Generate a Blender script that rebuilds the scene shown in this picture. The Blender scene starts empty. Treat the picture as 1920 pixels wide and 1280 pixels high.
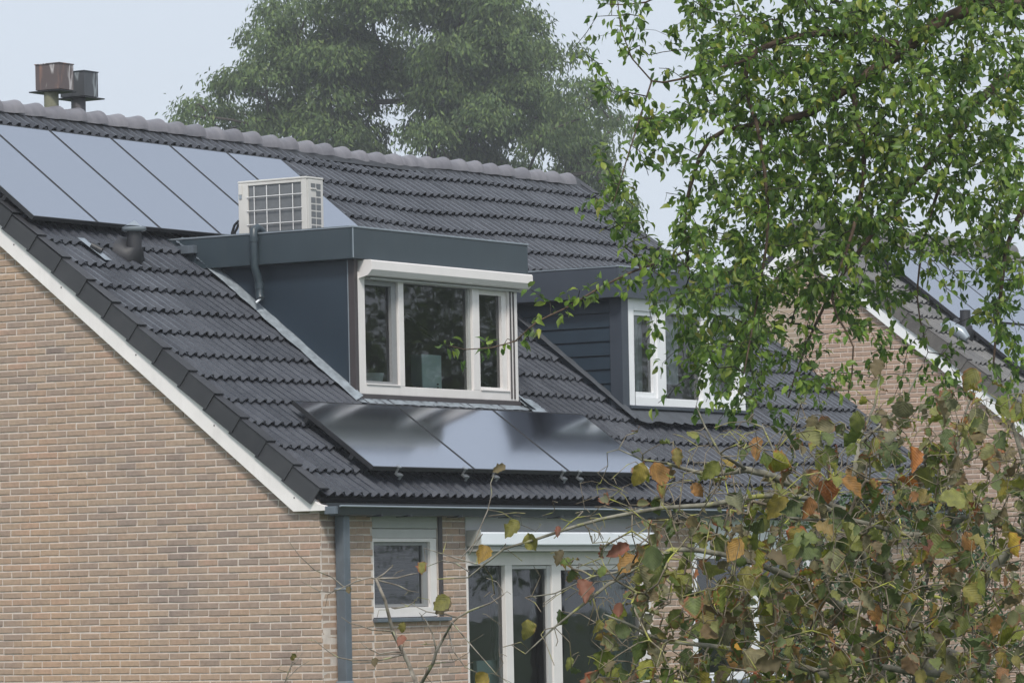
import bpy, bmesh, math, random
import numpy as np
from mathutils import Vector, Matrix, Euler

random.seed(7)
rng = np.random.default_rng(11)
scene = bpy.context.scene
COL = scene.collection

# ------------------------------------------------------------------ camera
F_PX, PPY, ROLL, PHI = 8400.0, 1119.5, 0.0198, 0.566
CAM = np.array([-31.74, -22.12, 1.953])
_s, _c = math.sin(PHI), math.cos(PHI)
_cr, _sr = math.cos(ROLL), math.sin(ROLL)
FWD = np.array([_c, _s, 0.0])
RIGHT = np.array([_s, -_c, 0.0])
UP = np.array([0.0, 0.0, 1.0])

cam_data = bpy.data.cameras.new('camera')
cam_data.sensor_width = 36.0
cam_data.lens = F_PX / 1920.0 * 36.0
cam_data.shift_y = (PPY - 640.0) / 1920.0
cam_data.clip_start = 0.5
cam_data.clip_end = 2000.0
cam = bpy.data.objects.new('camera', cam_data)
COL.objects.link(cam)
cx = RIGHT * _cr - UP * _sr
cy = RIGHT * _sr + UP * _cr
cz = -FWD
cam.matrix_world = Matrix(((cx[0], cy[0], cz[0], CAM[0]), (cx[1], cy[1], cz[1], CAM[1]), (cx[2], cy[2], cz[2], CAM[2]), (0, 0, 0, 1)))
scene.camera = cam


def at(px, py, depth):
    """a point of the place, seen in direction (px, py) of the survey photo, `depth` metres down the viewing axis"""
    u, v = px - 960.0, py - PPY
    a = (_cr * u - _sr * v) / F_PX
    b = (_sr * u + _cr * v) / F_PX
    return CAM + depth * (FWD + a * RIGHT - b * UP)


def seen(P):
    q = np.asarray(P, float) - CAM
    d, r, h = q @ FWD, q @ RIGHT, q @ UP
    u, v = F_PX * r / d, -F_PX * h / d
    return 960 + _cr * u + _sr * v, PPY - _sr * u + _cr * v


# ------------------------------------------------------------------ world, sun, exposure
SUN_EL, SUN_AZ = math.radians(48), math.radians(232)      # azimuth of the sun, clockwise from +Y
world = bpy.data.worlds.new('World')
scene.world = world
world.use_nodes = True
wn, wl = world.node_tree.nodes, world.node_tree.links
wn.clear()
w_out = wn.new('ShaderNodeOutputWorld')
w_mix = wn.new('ShaderNodeMixShader')
w_mix.inputs[0].default_value = 0.86
bg1 = wn.new('ShaderNodeBackground')
bg1.inputs[1].default_value = 0.06
sky = wn.new('ShaderNodeTexSky')
sky.sky_type = 'NISHITA'
sky.sun_disc = False
sky.sun_elevation = SUN_EL
sky.sun_rotation = SUN_AZ
sky.dust_density = 4.0
sky.air_density = 1.0
bg2 = wn.new('ShaderNodeBackground')                        # the even overcast layer
bg2.inputs[0].default_value = (0.388, 0.428, 0.484, 1)
bg2.inputs[1].default_value = 1.0
wl.new(sky.outputs[0], bg1.inputs[0])
wl.new(bg1.outputs[0], w_mix.inputs[1])
wl.new(bg2.outputs[0], w_mix.inputs[2])
wl.new(w_mix.outputs[0], w_out.inputs[0])

sun_d = bpy.data.lights.new('sun', 'SUN')
sun_d.energy = 1.5
sun_d.angle = math.radians(12)
sun_d.color = (1.0, 0.95, 0.88)
sun = bpy.data.objects.new('sun', sun_d)
COL.objects.link(sun)
_sd = Vector((math.sin(SUN_AZ) * math.cos(SUN_EL), math.cos(SUN_AZ) * math.cos(SUN_EL), math.sin(SUN_EL)))
sun.rotation_euler = _sd.to_track_quat('Z', 'Y').to_euler()
sun.location = (-20, -30, 40)

scene.view_settings.view_transform = 'Standard'
scene.view_settings.look = 'None'
scene.view_settings.exposure = 1.02
scene.view_settings.gamma = 1.0
scene.view_settings.use_curve_mapping = False
scene.render.engine = 'CYCLES'
scene.cycles.use_denoising = True
scene.cycles.max_bounces = 8
scene.cycles.transparent_max_bounces = 16


# ------------------------------------------------------------------ materials
def new_mat(name):
    m = bpy.data.materials.new(name)
    m.use_nodes = True
    nt = m.node_tree
    return m, nt.nodes, nt.links, nt.nodes['Principled BSDF']


def rgba(c):
    return (c[0], c[1], c[2], 1.0)


def plain(name, col, rough=0.5, var=0.12, scale=6.0, metallic=0.0, spec=0.5, bump=0.0, bscale=60.0, dirt=None, dirt_amt=0.3):
    """paint/metal/plastic with faint mottling, wear and grain"""
    m, n, l, p = new_mat(name)
    geo = n.new('ShaderNodeNewGeometry')
    nz = n.new('ShaderNodeTexNoise')
    nz.inputs['Scale'].default_value = scale
    nz.inputs['Detail'].default_value = 6
    l.new(geo.outputs['Position'], nz.inputs['Vector'])
    rp = n.new('ShaderNodeValToRGB')
    rp.color_ramp.elements[0].position = 0.3
    rp.color_ramp.elements[1].position = 0.7
    rp.color_ramp.elements[0].color = rgba([x * (1 - var) for x in col])
    rp.color_ramp.elements[1].color = rgba([min(1, x * (1 + var)) for x in col])
    l.new(nz.outputs[0], rp.inputs[0])
    out = rp.outputs[0]
    if dirt:
        nz2 = n.new('ShaderNodeTexNoise')
        nz2.inputs['Scale'].default_value = scale * 0.6
        nz2.inputs['Detail'].default_value = 8
        nz2.inputs['Roughness'].default_value = 0.7
        run = n.new('ShaderNodeMapping')                   # rain marks run downwards
        run.inputs['Scale'].default_value = (2.6, 2.6, 0.35)
        l.new(geo.outputs['Position'], run.inputs[0])
        l.new(run.outputs[0], nz2.inputs['Vector'])
        r2 = n.new('ShaderNodeMapRange')
        r2.inputs[1].default_value = 0.52
        r2.inputs[2].default_value = 0.75
        r2.inputs[4].default_value = dirt_amt
        l.new(nz2.outputs[0], r2.inputs[0])
        mx = n.new('ShaderNodeMixRGB')
        mx.inputs[2].default_value = rgba(dirt)
        l.new(r2.outputs[0], mx.inputs[0])
        l.new(out, mx.inputs[1])
        out = mx.outputs[0]
    l.new(out, p.inputs['Base Color'])
    p.inputs['Roughness'].default_value = rough
    p.inputs['Metallic'].default_value = metallic
    p.inputs['Specular IOR Level'].default_value = spec
    if bump:
        nb = n.new('ShaderNodeTexNoise')
        nb.inputs['Scale'].default_value = bscale
        nb.inputs['Detail'].default_value = 4
        l.new(geo.outputs['Position'], nb.inputs['Vector'])
        b = n.new('ShaderNodeBump')
        b.inputs['Strength'].default_value = bump
        b.inputs['Distance'].default_value = 0.01
        l.new(nb.outputs[0], b.inputs['Height'])
        l.new(b.outputs[0], p.inputs['Normal'])
    return m


def own_random(n, l):
    """one random number per piece, whether it is an object or an island of a joined mesh"""
    geo = n.new('ShaderNodeNewGeometry')
    oi = n.new('ShaderNodeObjectInfo')
    a = n.new('ShaderNodeMath')
    a.operation = 'ADD'
    l.new(geo.outputs['Random Per Island'], a.inputs[0])
    l.new(oi.outputs['Random'], a.inputs[1])
    f = n.new('ShaderNodeMath')
    f.operation = 'FRACT'
    l.new(a.outputs[0], f.inputs[0])
    return f.outputs[0], geo


def ramp(n, stops, interp='LINEAR'):
    r = n.new('ShaderNodeValToRGB')
    r.color_ramp.interpolation = interp
    e = r.color_ramp.elements
    e[0].position, e[0].color = stops[0][0], rgba(stops[0][1])
    e[1].position, e[1].color = stops[-1][0], rgba(stops[-1][1])
    for pos, c in stops[1:-1]:
        k = e.new(pos)
        k.color = rgba(c)
    return r


def brick_mat(name, stops, warm=(0.47, 0.315, 0.205)):
    m, n, l, p = new_mat(name)
    rnd, geo = own_random(n, l)
    r = ramp(n, stops)
    cl = n.new('ShaderNodeTexNoise')
    cl.inputs['Scale'].default_value = 1.5
    cl.inputs['Detail'].default_value = 2
    l.new(geo.outputs['Position'], cl.inputs['Vector'])
    c1 = n.new('ShaderNodeMapRange')
    c1.inputs[1].default_value = 0.3
    c1.inputs[2].default_value = 0.7
    c1.inputs[3].default_value = -0.06
    c1.inputs[4].default_value = 0.26
    l.new(cl.outputs[0], c1.inputs[0])
    c2 = n.new('ShaderNodeMath')
    c2.operation = 'MULTIPLY_ADD'
    c2.inputs[1].default_value = 0.78
    l.new(rnd, c2.inputs[0])
    l.new(c1.outputs[0], c2.inputs[2])
    l.new(c2.outputs[0], r.inputs[0])
    # slow drift over the wall between greyer and warmer batches of brick
    nz = n.new('ShaderNodeTexNoise')
    nz.inputs['Scale'].default_value = 0.55
    nz.inputs['Detail'].default_value = 3
    l.new(geo.outputs['Position'], nz.inputs['Vector'])
    mr = n.new('ShaderNodeMapRange')
    mr.inputs[1].default_value = 0.42
    mr.inputs[2].default_value = 0.68
    mr.inputs[4].default_value = 0.5
    l.new(nz.outputs[0], mr.inputs[0])
    mx = n.new('ShaderNodeMixRGB')
    mx.inputs[2].default_value = rgba(warm)
    l.new(mr.outputs[0], mx.inputs[0])
    l.new(r.outputs[0], mx.inputs[1])
    # burnt and pale blotches inside each brick
    n2 = n.new('ShaderNodeTexNoise')
    n2.inputs['Scale'].default_value = 22
    n2.inputs['Detail'].default_value = 8
    n2.inputs['Roughness'].default_value = 0.7
    l.new(geo.outputs['Position'], n2.inputs['Vector'])
    r2 = ramp(n, [(0.3, (0.62, 0.6, 0.6)), (0.5, (1, 1, 1)), (0.72, (1.3, 1.28, 1.2))])
    l.new(n2.outputs[0], r2.inputs[0])
    mul = n.new('ShaderNodeMixRGB')
    mul.blend_type = 'MULTIPLY'
    mul.inputs[0].default_value = 0.45
    l.new(mx.outputs[0], mul.inputs[1])
    l.new(r2.outputs[0], mul.inputs[2])
    l.new(mul.outputs[0], p.inputs['Base Color'])
    p.inputs['Roughness'].default_value = 0.9
    p.inputs['Specular IOR Level'].default_value = 0.2
    b = n.new('ShaderNodeBump')
    b.inputs['Strength'].default_value = 0.6
    b.inputs['Distance'].default_value = 0.006
    l.new(n2.outputs[0], b.inputs['Height'])
    l.new(b.outputs[0], p.inputs['Normal'])
    return m


BUFF = [(0.0, (0.225, 0.178, 0.158)), (0.07, (0.29, 0.228, 0.198)), (0.28, (0.345, 0.262, 0.213)), (0.5, (0.38, 0.285, 0.223)),
        (0.66, (0.40, 0.302, 0.232)), (0.8, (0.395, 0.283, 0.215)), (0.94, (0.42, 0.283, 0.218)), (1.0, (0.37, 0.268, 0.213))]
PINK = [(0.0, (0.29, 0.21, 0.17)), (0.4, (0.38, 0.275, 0.22)), (0.7, (0.42, 0.305, 0.24)), (1.0, (0.36, 0.25, 0.20))]
M_BRICK = brick_mat('buff_brick', BUFF)
M_BRICKP = brick_mat('pinkish_brick', PINK, (0.42, 0.29, 0.22))
M_MORTAR = plain('mortar', (0.60, 0.53, 0.475), 0.95, 0.14, 12, spec=0.1, bump=0.4, bscale=150)


def bricks_far(name, axis):
    """bricks beyond the part of a wall that the photo shows: material only"""
    m, n, l, p = new_mat(name)
    geo = n.new('ShaderNodeNewGeometry')
    sp = n.new('ShaderNodeSeparateXYZ')
    l.new(geo.outputs['Position'], sp.inputs[0])
    cb = n.new('ShaderNodeCombineXYZ')
    l.new(sp.outputs[axis], cb.inputs[0])
    l.new(sp.outputs[2], cb.inputs[1])
    bt = n.new('ShaderNodeTexBrick')
    bt.inputs['Color1'].default_value = (0.33, 0.26, 0.20, 1)
    bt.inputs['Color2'].default_value = (0.40, 0.31, 0.23, 1)
    bt.inputs['Mortar'].default_value = (0.5, 0.44, 0.39, 1)
    bt.inputs['Scale'].default_value = 1.0
    bt.inputs['Brick Width'].default_value = 0.22
    bt.inputs['Row Height'].default_value = 0.0625
    bt.inputs['Mortar Size'].default_value = 0.005
    l.new(cb.outputs[0], bt.inputs['Vector'])
    l.new(bt.outputs[0], p.inputs['Base Color'])
    p.inputs['Roughness'].default_value = 0.9
    return m


M_BRICKFAR_Y = bricks_far('brick_gable_far', 1)
M_BRICKFAR_X = bricks_far('brick_front_far', 0)


def tile_mat(name, lo, hi, rough, lichen=None):
    m, n, l, p = new_mat(name)
    rnd, geo = own_random(n, l)
    r = ramp(n, [(0, lo), (1, hi)])
    l.new(rnd, r.inputs[0])
    nz = n.new('ShaderNodeTexNoise')
    nz.inputs['Scale'].default_value = 9
    nz.inputs['Detail'].default_value = 8
    nz.inputs['Roughness'].default_value = 0.65
    l.new(geo.outputs['Position'], nz.inputs['Vector'])
    mpp = n.new('ShaderNodeMapping')
    mpp.inputs['Scale'].default_value = (14, 2.2, 2.2)
    l.new(geo.outputs['Position'], mpp.inputs[0])
    nst = n.new('ShaderNodeTexNoise')
    nst.inputs['Scale'].default_value = 1.0
    nst.inputs['Detail'].default_value = 7
    l.new(mpp.outputs[0], nst.inputs['Vector'])
    avg = n.new('ShaderNodeMath')
    avg.operation = 'MULTIPLY_ADD'
    avg.inputs[1].default_value = 0.5
    hf = n.new('ShaderNodeMath')
    hf.operation = 'MULTIPLY'
    hf.inputs[1].default_value = 0.5
    l.new(nst.outputs[0], hf.inputs[0])
    l.new(nz.outputs[0], avg.inputs[0])
    l.new(hf.outputs[0], avg.inputs[2])
    r2 = ramp(n, [(0.34, (0.78, 0.78, 0.8)), (0.5, (1, 1, 1)), (0.66, (1.26, 1.25, 1.22))])
    l.new(avg.outputs[0], r2.inputs[0])
    mul = n.new('ShaderNodeMixRGB')
    mul.blend_type = 'MULTIPLY'
    mul.inputs[0].default_value = 1.0
    l.new(r.outputs[0], mul.inputs[1])
    l.new(r2.outputs[0], mul.inputs[2])
    out = mul.outputs[0]
    if lichen:
        n3 = n.new('ShaderNodeTexNoise')
        n3.inputs['Scale'].default_value = 28
        n3.inputs['Detail'].default_value = 5
        l.new(geo.outputs['Position'], n3.inputs['Vector'])
        mr = n.new('ShaderNodeMapRange')
        mr.inputs[1].default_value = 0.56
        mr.inputs[2].default_value = 0.72
        mr.inputs[4].default_value = 0.55
        l.new(n3.outputs[0], mr.inputs[0])
        mx = n.new('ShaderNodeMixRGB')
        mx.inputs[2].default_value = rgba(lichen)
        l.new(mr.outputs[0], mx.inputs[0])
        l.new(out, mx.inputs[1])
        out = mx.outputs[0]
    l.new(out, p.inputs['Base Color'])
    rr = n.new('ShaderNodeMapRange')
    rr.inputs[3].default_value = rough - 0.1
    rr.inputs[4].default_value = rough + 0.12
    l.new(nz.outputs[0], rr.inputs[0])
    l.new(rr.outputs[0], p.inputs['Roughness'])
    p.inputs['Specular IOR Level'].default_value = 0.5
    nb = n.new('ShaderNodeTexNoise')
    nb.inputs['Scale'].default_value = 160
    l.new(geo.outputs['Position'], nb.inputs['Vector'])
    b = n.new('ShaderNodeBump')
    b.inputs['Strength'].default_value = 0.25
    b.inputs['Distance'].default_value = 0.004
    l.new(nb.outputs[0], b.inputs['Height'])
    l.new(b.outputs[0], p.inputs['Normal'])
    return m


M_TILE = tile_mat('charcoal_tile', (0.033, 0.037, 0.047), (0.052, 0.057, 0.070), 0.27)
M_RIDGE = tile_mat('ridge_tile', (0.13, 0.127, 0.142), (0.175, 0.17, 0.187), 0.42)
M_VERGE = tile_mat('verge_tile', (0.028, 0.029, 0.033), (0.040, 0.041, 0.046), 0.55)
M_TILEC = tile_mat('weathered_tile', (0.105, 0.105, 0.107), (0.155, 0.152, 0.15), 0.75, (0.21, 0.21, 0.195))
M_VERGEC = tile_mat('weathered_verge', (0.085, 0.08, 0.078), (0.12, 0.112, 0.105), 0.8, (0.2, 0.19, 0.17))
M_DECK = plain('roof_underlay', (0.02, 0.02, 0.023), 0.9)
M_WHITE = plain('white_frame', (0.72, 0.69, 0.675), 0.4, 0.04, 5, dirt=(0.5, 0.47, 0.43), dirt_amt=0.18)
M_WHITE2 = plain('bright_white_frame', (0.82, 0.83, 0.85), 0.4, 0.03, 5, dirt=(0.5, 0.5, 0.48), dirt_amt=0.12)
M_BARGE = plain('barge_paint', (0.80, 0.765, 0.755), 0.45, 0.05, 4, dirt=(0.42, 0.39, 0.36), dirt_amt=0.25)
M_SHUTTER = plain('roller_box_paint', (0.72, 0.69, 0.68), 0.4, 0.03, 5)
M_FASCIA = plain('fascia_blue_grey', (0.036, 0.052, 0.064), 0.38, 0.10, 2.5, dirt=(0.06, 0.072, 0.08), dirt_amt=0.4)
M_CHEEK = plain('cheek_navy', (0.020, 0.033, 0.049), 0.42, 0.10, 2.0, dirt=(0.032, 0.045, 0.056), dirt_amt=0.4)
M_FASCIA2 = plain('fascia_slate', (0.046, 0.056, 0.074), 0.42, 0.08, 2.5)
M_BOARD = plain('cladding_navy', (0.020, 0.034, 0.051), 0.40, 0.12, 5)
M_BROWN = plain('brown_trim', (0.055, 0.046, 0.048), 0.5, 0.1, 6)
M_EDGE = plain('edge_trim_aluminium', (0.28, 0.32, 0.36), 0.35, 0.08, 6, metallic=0.3)
M_LEAD = plain('lead_sheet', (0.25, 0.285, 0.315), 0.5, 0.3, 14, metallic=0.15, bump=0.6, bscale=30, dirt=(0.16, 0.19, 0.22), dirt_amt=0.6)
M_LEADD = plain('dark_lead', (0.055, 0.062, 0.072), 0.6, 0.2, 10, bump=0.5, bscale=30)
M_ZINC = plain('zinc_pipe', (0.125, 0.148, 0.175), 0.45, 0.12, 7, metallic=0.25, dirt=(0.25, 0.29, 0.32), dirt_amt=0.4)
M_GUTTER = plain('gutter_blue_grey', (0.026, 0.032, 0.038), 0.4, 0.12, 6)
M_GREYPANEL = plain('grey_green_panel', (0.36, 0.37, 0.355), 0.5, 0.05, 4)
M_LIGHTGREY = plain('light_grey_panel', (0.46, 0.46, 0.455), 0.5, 0.05, 4)
M_AWN = plain('awning_white', (0.78, 0.82, 0.87), 0.35, 0.02, 4)
M_BLACK = plain('black_plastic', (0.018, 0.019, 0.022), 0.5, 0.15, 8)
M_DARKGREY = plain('dark_grey_plastic', (0.026, 0.027, 0.032), 0.55, 0.12, 8)
M_ACW = plain('ac_cream', (0.56, 0.55, 0.525), 0.42, 0.05, 6, dirt=(0.42, 0.38, 0.32), dirt_amt=0.3)
M_ACG = plain('ac_grey_fins', (0.135, 0.145, 0.155), 0.5, 0.08, 30)
M_WIRE = plain('ac_wire', (0.70, 0.70, 0.70), 0.4, 0.05, 10)
M_SILVER = plain('aluminium', (0.38, 0.40, 0.42), 0.35, 0.1, 20, metallic=0.8)
M_FLUE = plain('flue_olive', (0.19, 0.19, 0.13), 0.7, 0.2, 6)
M_FLUEG = plain('flue_grey', (0.13, 0.125, 0.135), 0.7, 0.15, 6)
M_AQUA = plain('aqua_box', (0.72, 0.90, 0.88), 0.5, 0.03, 5)
M_AQUAD = plain('aqua_box_side', (0.50, 0.66, 0.65), 0.5, 0.03, 5)
M_BOWL = plain('pale_bowl', (0.75, 0.80, 0.80), 0.4, 0.03, 5)
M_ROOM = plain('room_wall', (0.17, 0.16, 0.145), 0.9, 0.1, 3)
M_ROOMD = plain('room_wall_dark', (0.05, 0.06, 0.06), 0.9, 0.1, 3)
M_CURTAIN = plain('curtain_grey', (0.30, 0.33, 0.33), 0.9, 0.08, 8)
M_CURTAING = plain('curtain_green', (0.13, 0.20, 0.18), 0.9, 0.12, 8)
M_NET = plain('net_curtain', (0.66, 0.68, 0.70), 0.9, 0.25, 7)
M_BLIND = plain('blind_slat', (0.12, 0.12, 0.125), 0.6, 0.08, 8)


def rust_mat(name, base, rust, streak):
    m, n, l, p = new_mat(name)
    tc = n.new('ShaderNodeTexCoord')
    mp = n.new('ShaderNodeMapping')
    mp.inputs['Scale'].default_value = (9, 9, 1.6)
    l.new(tc.outputs['Object'], mp.inputs[0])
    nz = n.new('ShaderNodeTexNoise')
    nz.inputs['Scale'].default_value = 1.0
    nz.inputs['Detail'].default_value = 4
    l.new(mp.outputs[0], nz.inputs['Vector'])
    r = ramp(n, [(0.30, rust), (0.45, base), (0.58, base), (0.64, streak), (0.72, base)])
    l.new(nz.outputs[0], r.inputs[0])
    l.new(r.outputs[0], p.inputs['Base Color'])
    p.inputs['Roughness'].default_value = 0.55
    p.inputs['Metallic'].default_value = 0.2
    return m


M_RUST = rust_mat('rusty_flue_cap', (0.13, 0.105, 0.105), (0.36, 0.20, 0.15), (0.55, 0.52, 0.52))
M_STREAK = rust_mat('streaked_flue_cap', (0.085, 0.09, 0.10), (0.06, 0.065, 0.075), (0.30, 0.33, 0.35))


def glass_mat(name, tint=(0.85, 0.9, 0.9), boost=0.0):
    m = bpy.data.materials.new(name)
    m.use_nodes = True
    n, l = m.node_tree.nodes, m.node_tree.links
    n.clear()
    o = n.new('ShaderNodeOutputMaterial')
    tr = n.new('ShaderNodeBsdfTransparent')
    tr.inputs[0].default_value = rgba(tint)
    gl = n.new('ShaderNodeBsdfGlossy')
    gl.inputs['Roughness'].default_value = 0.02
    fr = n.new('ShaderNodeFresnel')
    fr.inputs[0].default_value = 1.85
    ad = n.new('ShaderNodeMath')
    ad.operation = 'ADD'
    ad.inputs[1].default_value = boost
    l.new(fr.outputs[0], ad.inputs[0])
    geo = n.new('ShaderNodeNewGeometry')
    nz = n.new('ShaderNodeTexNoise')
    nz.inputs['Scale'].default_value = 2.2
    l.new(geo.outputs['Position'], nz.inputs['Vector'])
    b = n.new('ShaderNodeBump')
    b.inputs['Strength'].default_value = 0.05
    b.inputs['Distance'].default_value = 0.02
    l.new(nz.outputs[0], b.inputs['Height'])
    l.new(b.outputs[0], gl.inputs['Normal'])
    mx = n.new('ShaderNodeMixShader')
    l.new(ad.outputs[0], mx.inputs[0])
    l.new(tr.outputs[0], mx.inputs[1])
    l.new(gl.outputs[0], mx.inputs[2])
    l.new(mx.outputs[0], o.inputs[0])
    return m


M_GLASS = glass_mat('window_glass', boost=0.02)


def panel_mat():
    m, n, l, p = new_mat('solar_glass')
    tc = n.new('ShaderNodeTexCoord')
    sp = n.new('ShaderNodeSeparateXYZ')
    l.new(tc.outputs['Object'], sp.inputs[0])
    # fine contact fingers of the cells, across the panel
    mu = n.new('ShaderNodeMath')
    mu.operation = 'MULTIPLY'
    mu.inputs[1].default_value = 1 / 0.030
    l.new(sp.outputs[1], mu.inputs[0])
    fr = n.new('ShaderNodeMath')
    fr.operation = 'FRACT'
    l.new(mu.outputs[0], fr.inputs[0])
    lt = n.new('ShaderNodeMath')
    lt.operation = 'LESS_THAN'
    lt.inputs[1].default_value = 0.14
    l.new(fr.outputs[0], lt.inputs[0])
    mx = n.new('ShaderNodeMixRGB')
    mx.inputs[1].default_value = (0.012, 0.013, 0.018, 1)
    mx.inputs[2].default_value = (0.035, 0.037, 0.043, 1)
    l.new(lt.outputs[0], mx.inputs[0])
    l.new(mx.outputs[0], p.inputs['Base Color'])
    geo = n.new('ShaderNodeNewGeometry')
    nz = n.new('ShaderNodeTexNoise')
    nz.inputs['Scale'].default_value = 3
    nz.inputs['Detail'].default_value = 6
    l.new(geo.outputs['Position'], nz.inputs['Vector'])
    rr = n.new('ShaderNodeMapRange')
    rr.inputs[3].default_value = 0.075
    rr.inputs[4].default_value = 0.12
    l.new(nz.outputs[0], rr.inputs[0])
    l.new(rr.outputs[0], p.inputs['Roughness'])
    p.inputs['IOR'].default_value = 5.6
    p.inputs['Specular IOR Level'].default_value = 0.6
    p.inputs['Specular Tint'].default_value = (0.86, 0.90, 0.98, 1)
    return m


M_PANEL = panel_mat()


def leaf_mat(name, stops, rough=0.45, trans=0.3, gloss=0.4, blotch=0.0, rim=None):
    m = bpy.data.materials.new(name)
    m.use_nodes = True
    n, l = m.node_tree.nodes, m.node_tree.links
    p = n['Principled BSDF']
    rnd, geo = own_random(n, l)
    r = ramp(n, stops)
    l.new(rnd, r.inputs[0])
    out = r.outputs[0]
    nz = n.new('ShaderNodeTexNoise')
    nz.inputs['Scale'].default_value = 55 if rim else 26
    nz.inputs['Detail'].default_value = 5
    l.new(geo.outputs['Position'], nz.inputs['Vector'])
    if blotch:
        r2 = ramp(n, [(0.3, (1 - blotch,) * 3), (0.7, (1 + blotch,) * 3)])
        l.new(nz.outputs[0], r2.inputs[0])
        mul = n.new('ShaderNodeMixRGB')
        mul.blend_type = 'MULTIPLY'
        mul.inputs[0].default_value = 1
        l.new(out, mul.inputs[1])
        l.new(r2.outputs[0], mul.inputs[2])
        out = mul.outputs[0]
    if rim:
        at_ = n.new('ShaderNodeAttribute')
        at_.attribute_name = 'rim'
        ml = n.new('ShaderNodeMath')
        ml.operation = 'MULTIPLY'
        l.new(at_.outputs['Fac'], ml.inputs[0])
        l.new(nz.outputs[0], ml.inputs[1])
        # how far autumn has got differs from leaf to leaf
        hh = n.new('ShaderNodeMath')
        hh.operation = 'MULTIPLY'
        hh.inputs[1].default_value = 7.3
        l.new(rnd, hh.inputs[0])
        fr = n.new('ShaderNodeMath')
        fr.operation = 'FRACT'
        l.new(hh.outputs[0], fr.inputs[0])
        m2 = n.new('ShaderNodeMath')
        m2.operation = 'MULTIPLY'
        l.new(ml.outputs[0], m2.inputs[0])
        l.new(fr.outputs[0], m2.inputs[1])
        mr = n.new('ShaderNodeMapRange')
        mr.inputs[1].default_value = 0.22
        mr.inputs[2].default_value = 0.46
        l.new(m2.outputs[0], mr.inputs[0])
        mx = n.new('ShaderNodeMixRGB')
        mx.inputs[2].default_value = rgba(rim)
        l.new(mr.outputs[0], mx.inputs[0])
        l.new(out, mx.inputs[1])
        out = mx.outputs[0]
    if rim:
        # midrib and slanting side veins, a little paler than the blade
        lc = n.new('ShaderNodeAttribute')
        lc.attribute_name = 'leafco'
        sx = n.new('ShaderNodeSeparateXYZ')
        l.new(lc.outputs['Vector'], sx.inputs[0])

        def mth(op, a, b=None):
            q = n.new('ShaderNodeMath')
            q.operation = op
            for i, w in enumerate((a, b)):
                if w is None:
                    continue
                if isinstance(w, (int, float)):
                    q.inputs[i].default_value = w
                else:
                    l.new(w, q.inputs[i])
            return q.outputs[0]
        ab = mth('ABSOLUTE', sx.outputs[1])
        side = mth('ABSOLUTE', mth('SUBTRACT', mth('FRACT', mth('MULTIPLY', mth('SUBTRACT', sx.outputs[0], mth('MULTIPLY', ab, 0.55)), 7.5)), 0.5))
        vein = mth('MAXIMUM', mth('LESS_THAN', side, 0.075), mth('LESS_THAN', ab, 0.045))
        vm = n.new('ShaderNodeMixRGB')
        vm.blend_type = 'MULTIPLY'
        vm.inputs[2].default_value = rgba((1.3, 1.27, 1.2))
        l.new(mth('MULTIPLY', vein, 0.25), vm.inputs[0])
        l.new(out, vm.inputs[1])
        out = vm.outputs[0]
        bp = n.new('ShaderNodeBump')
        bp.inputs['Strength'].default_value = 0.4
        bp.inputs['Distance'].default_value = 0.004
        l.new(mth('ADD', mth('MULTIPLY', side, -1.0), nz.outputs[0]), bp.inputs['Height'])
        l.new(bp.outputs[0], p.inputs['Normal'])
    # undersides are paler and greyer
    mb = n.new('ShaderNodeMixRGB')
    mb.inputs[2].default_value = rgba((0.15, 0.17, 0.11))
    bf = n.new('ShaderNodeMath')
    bf.operation = 'MULTIPLY'
    bf.inputs[1].default_value = 0.3
    l.new(geo.outputs['Backfacing'], bf.inputs[0])
    l.new(bf.outputs[0], mb.inputs[0])
    l.new(out, mb.inputs[1])
    out = mb.outputs[0]
    l.new(out, p.inputs['Base Color'])
    p.inputs['Roughness'].default_value = rough
    p.inputs['Specular IOR Level'].default_value = gloss
    tl = n.new('ShaderNodeBsdfTranslucent')
    l.new(out, tl.inputs[0])
    mxs = n.new('ShaderNodeMixShader')
    mxs.inputs[0].default_value = trans
    l.new(p.outputs[0], mxs.inputs[1])
    l.new(tl.outputs[0], mxs.inputs[2])
    l.new(mxs.outputs[0], n['Material Output'].inputs[0])
    return m


M_LEAFG = leaf_mat('fresh_green_leaf', [(0.0, (0.055, 0.118, 0.022)), (0.35, (0.105, 0.195, 0.030)), (0.65, (0.165, 0.27, 0.036)),
                                       (0.90, (0.24, 0.33, 0.05)), (0.97, (0.31, 0.36, 0.06)), (1.0, (0.30, 0.28, 0.04))], 0.42, 0.42, 0.45, 0.18)
M_LEAFA = leaf_mat('autumn_leaf', [(0.0, (0.070, 0.100, 0.028)), (0.25, (0.115, 0.155, 0.034)), (0.42, (0.175, 0.195, 0.032)), (0.55, (0.235, 0.235, 0.028)),
                                  (0.68, (0.165, 0.165, 0.090)), (0.80, (0.175, 0.145, 0.070)), (0.90, (0.175, 0.115, 0.060)), (0.97, (0.26, 0.20, 0.045)), (1.0, (0.30, 0.11, 0.045))],
                   0.55, 0.25, 0.3, 0.3, rim=(0.30, 0.075, 0.035))
M_LEAFO = leaf_mat('orange_leaf', [(0.0, (0.30, 0.11, 0.03)), (0.5, (0.40, 0.19, 0.03)), (1.0, (0.33, 0.25, 0.03))], 0.55, 0.3, 0.3, 0.35, rim=(0.26, 0.06, 0.03))
M_LEAFY = leaf_mat('yellow_green_leaf', [(0.0, (0.22, 0.17, 0.035)), (0.5, (0.24, 0.21, 0.032)), (1.0, (0.18, 0.17, 0.03))], 0.55, 0.3, 0.3, 0.35, rim=(0.34, 0.08, 0.04))
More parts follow.
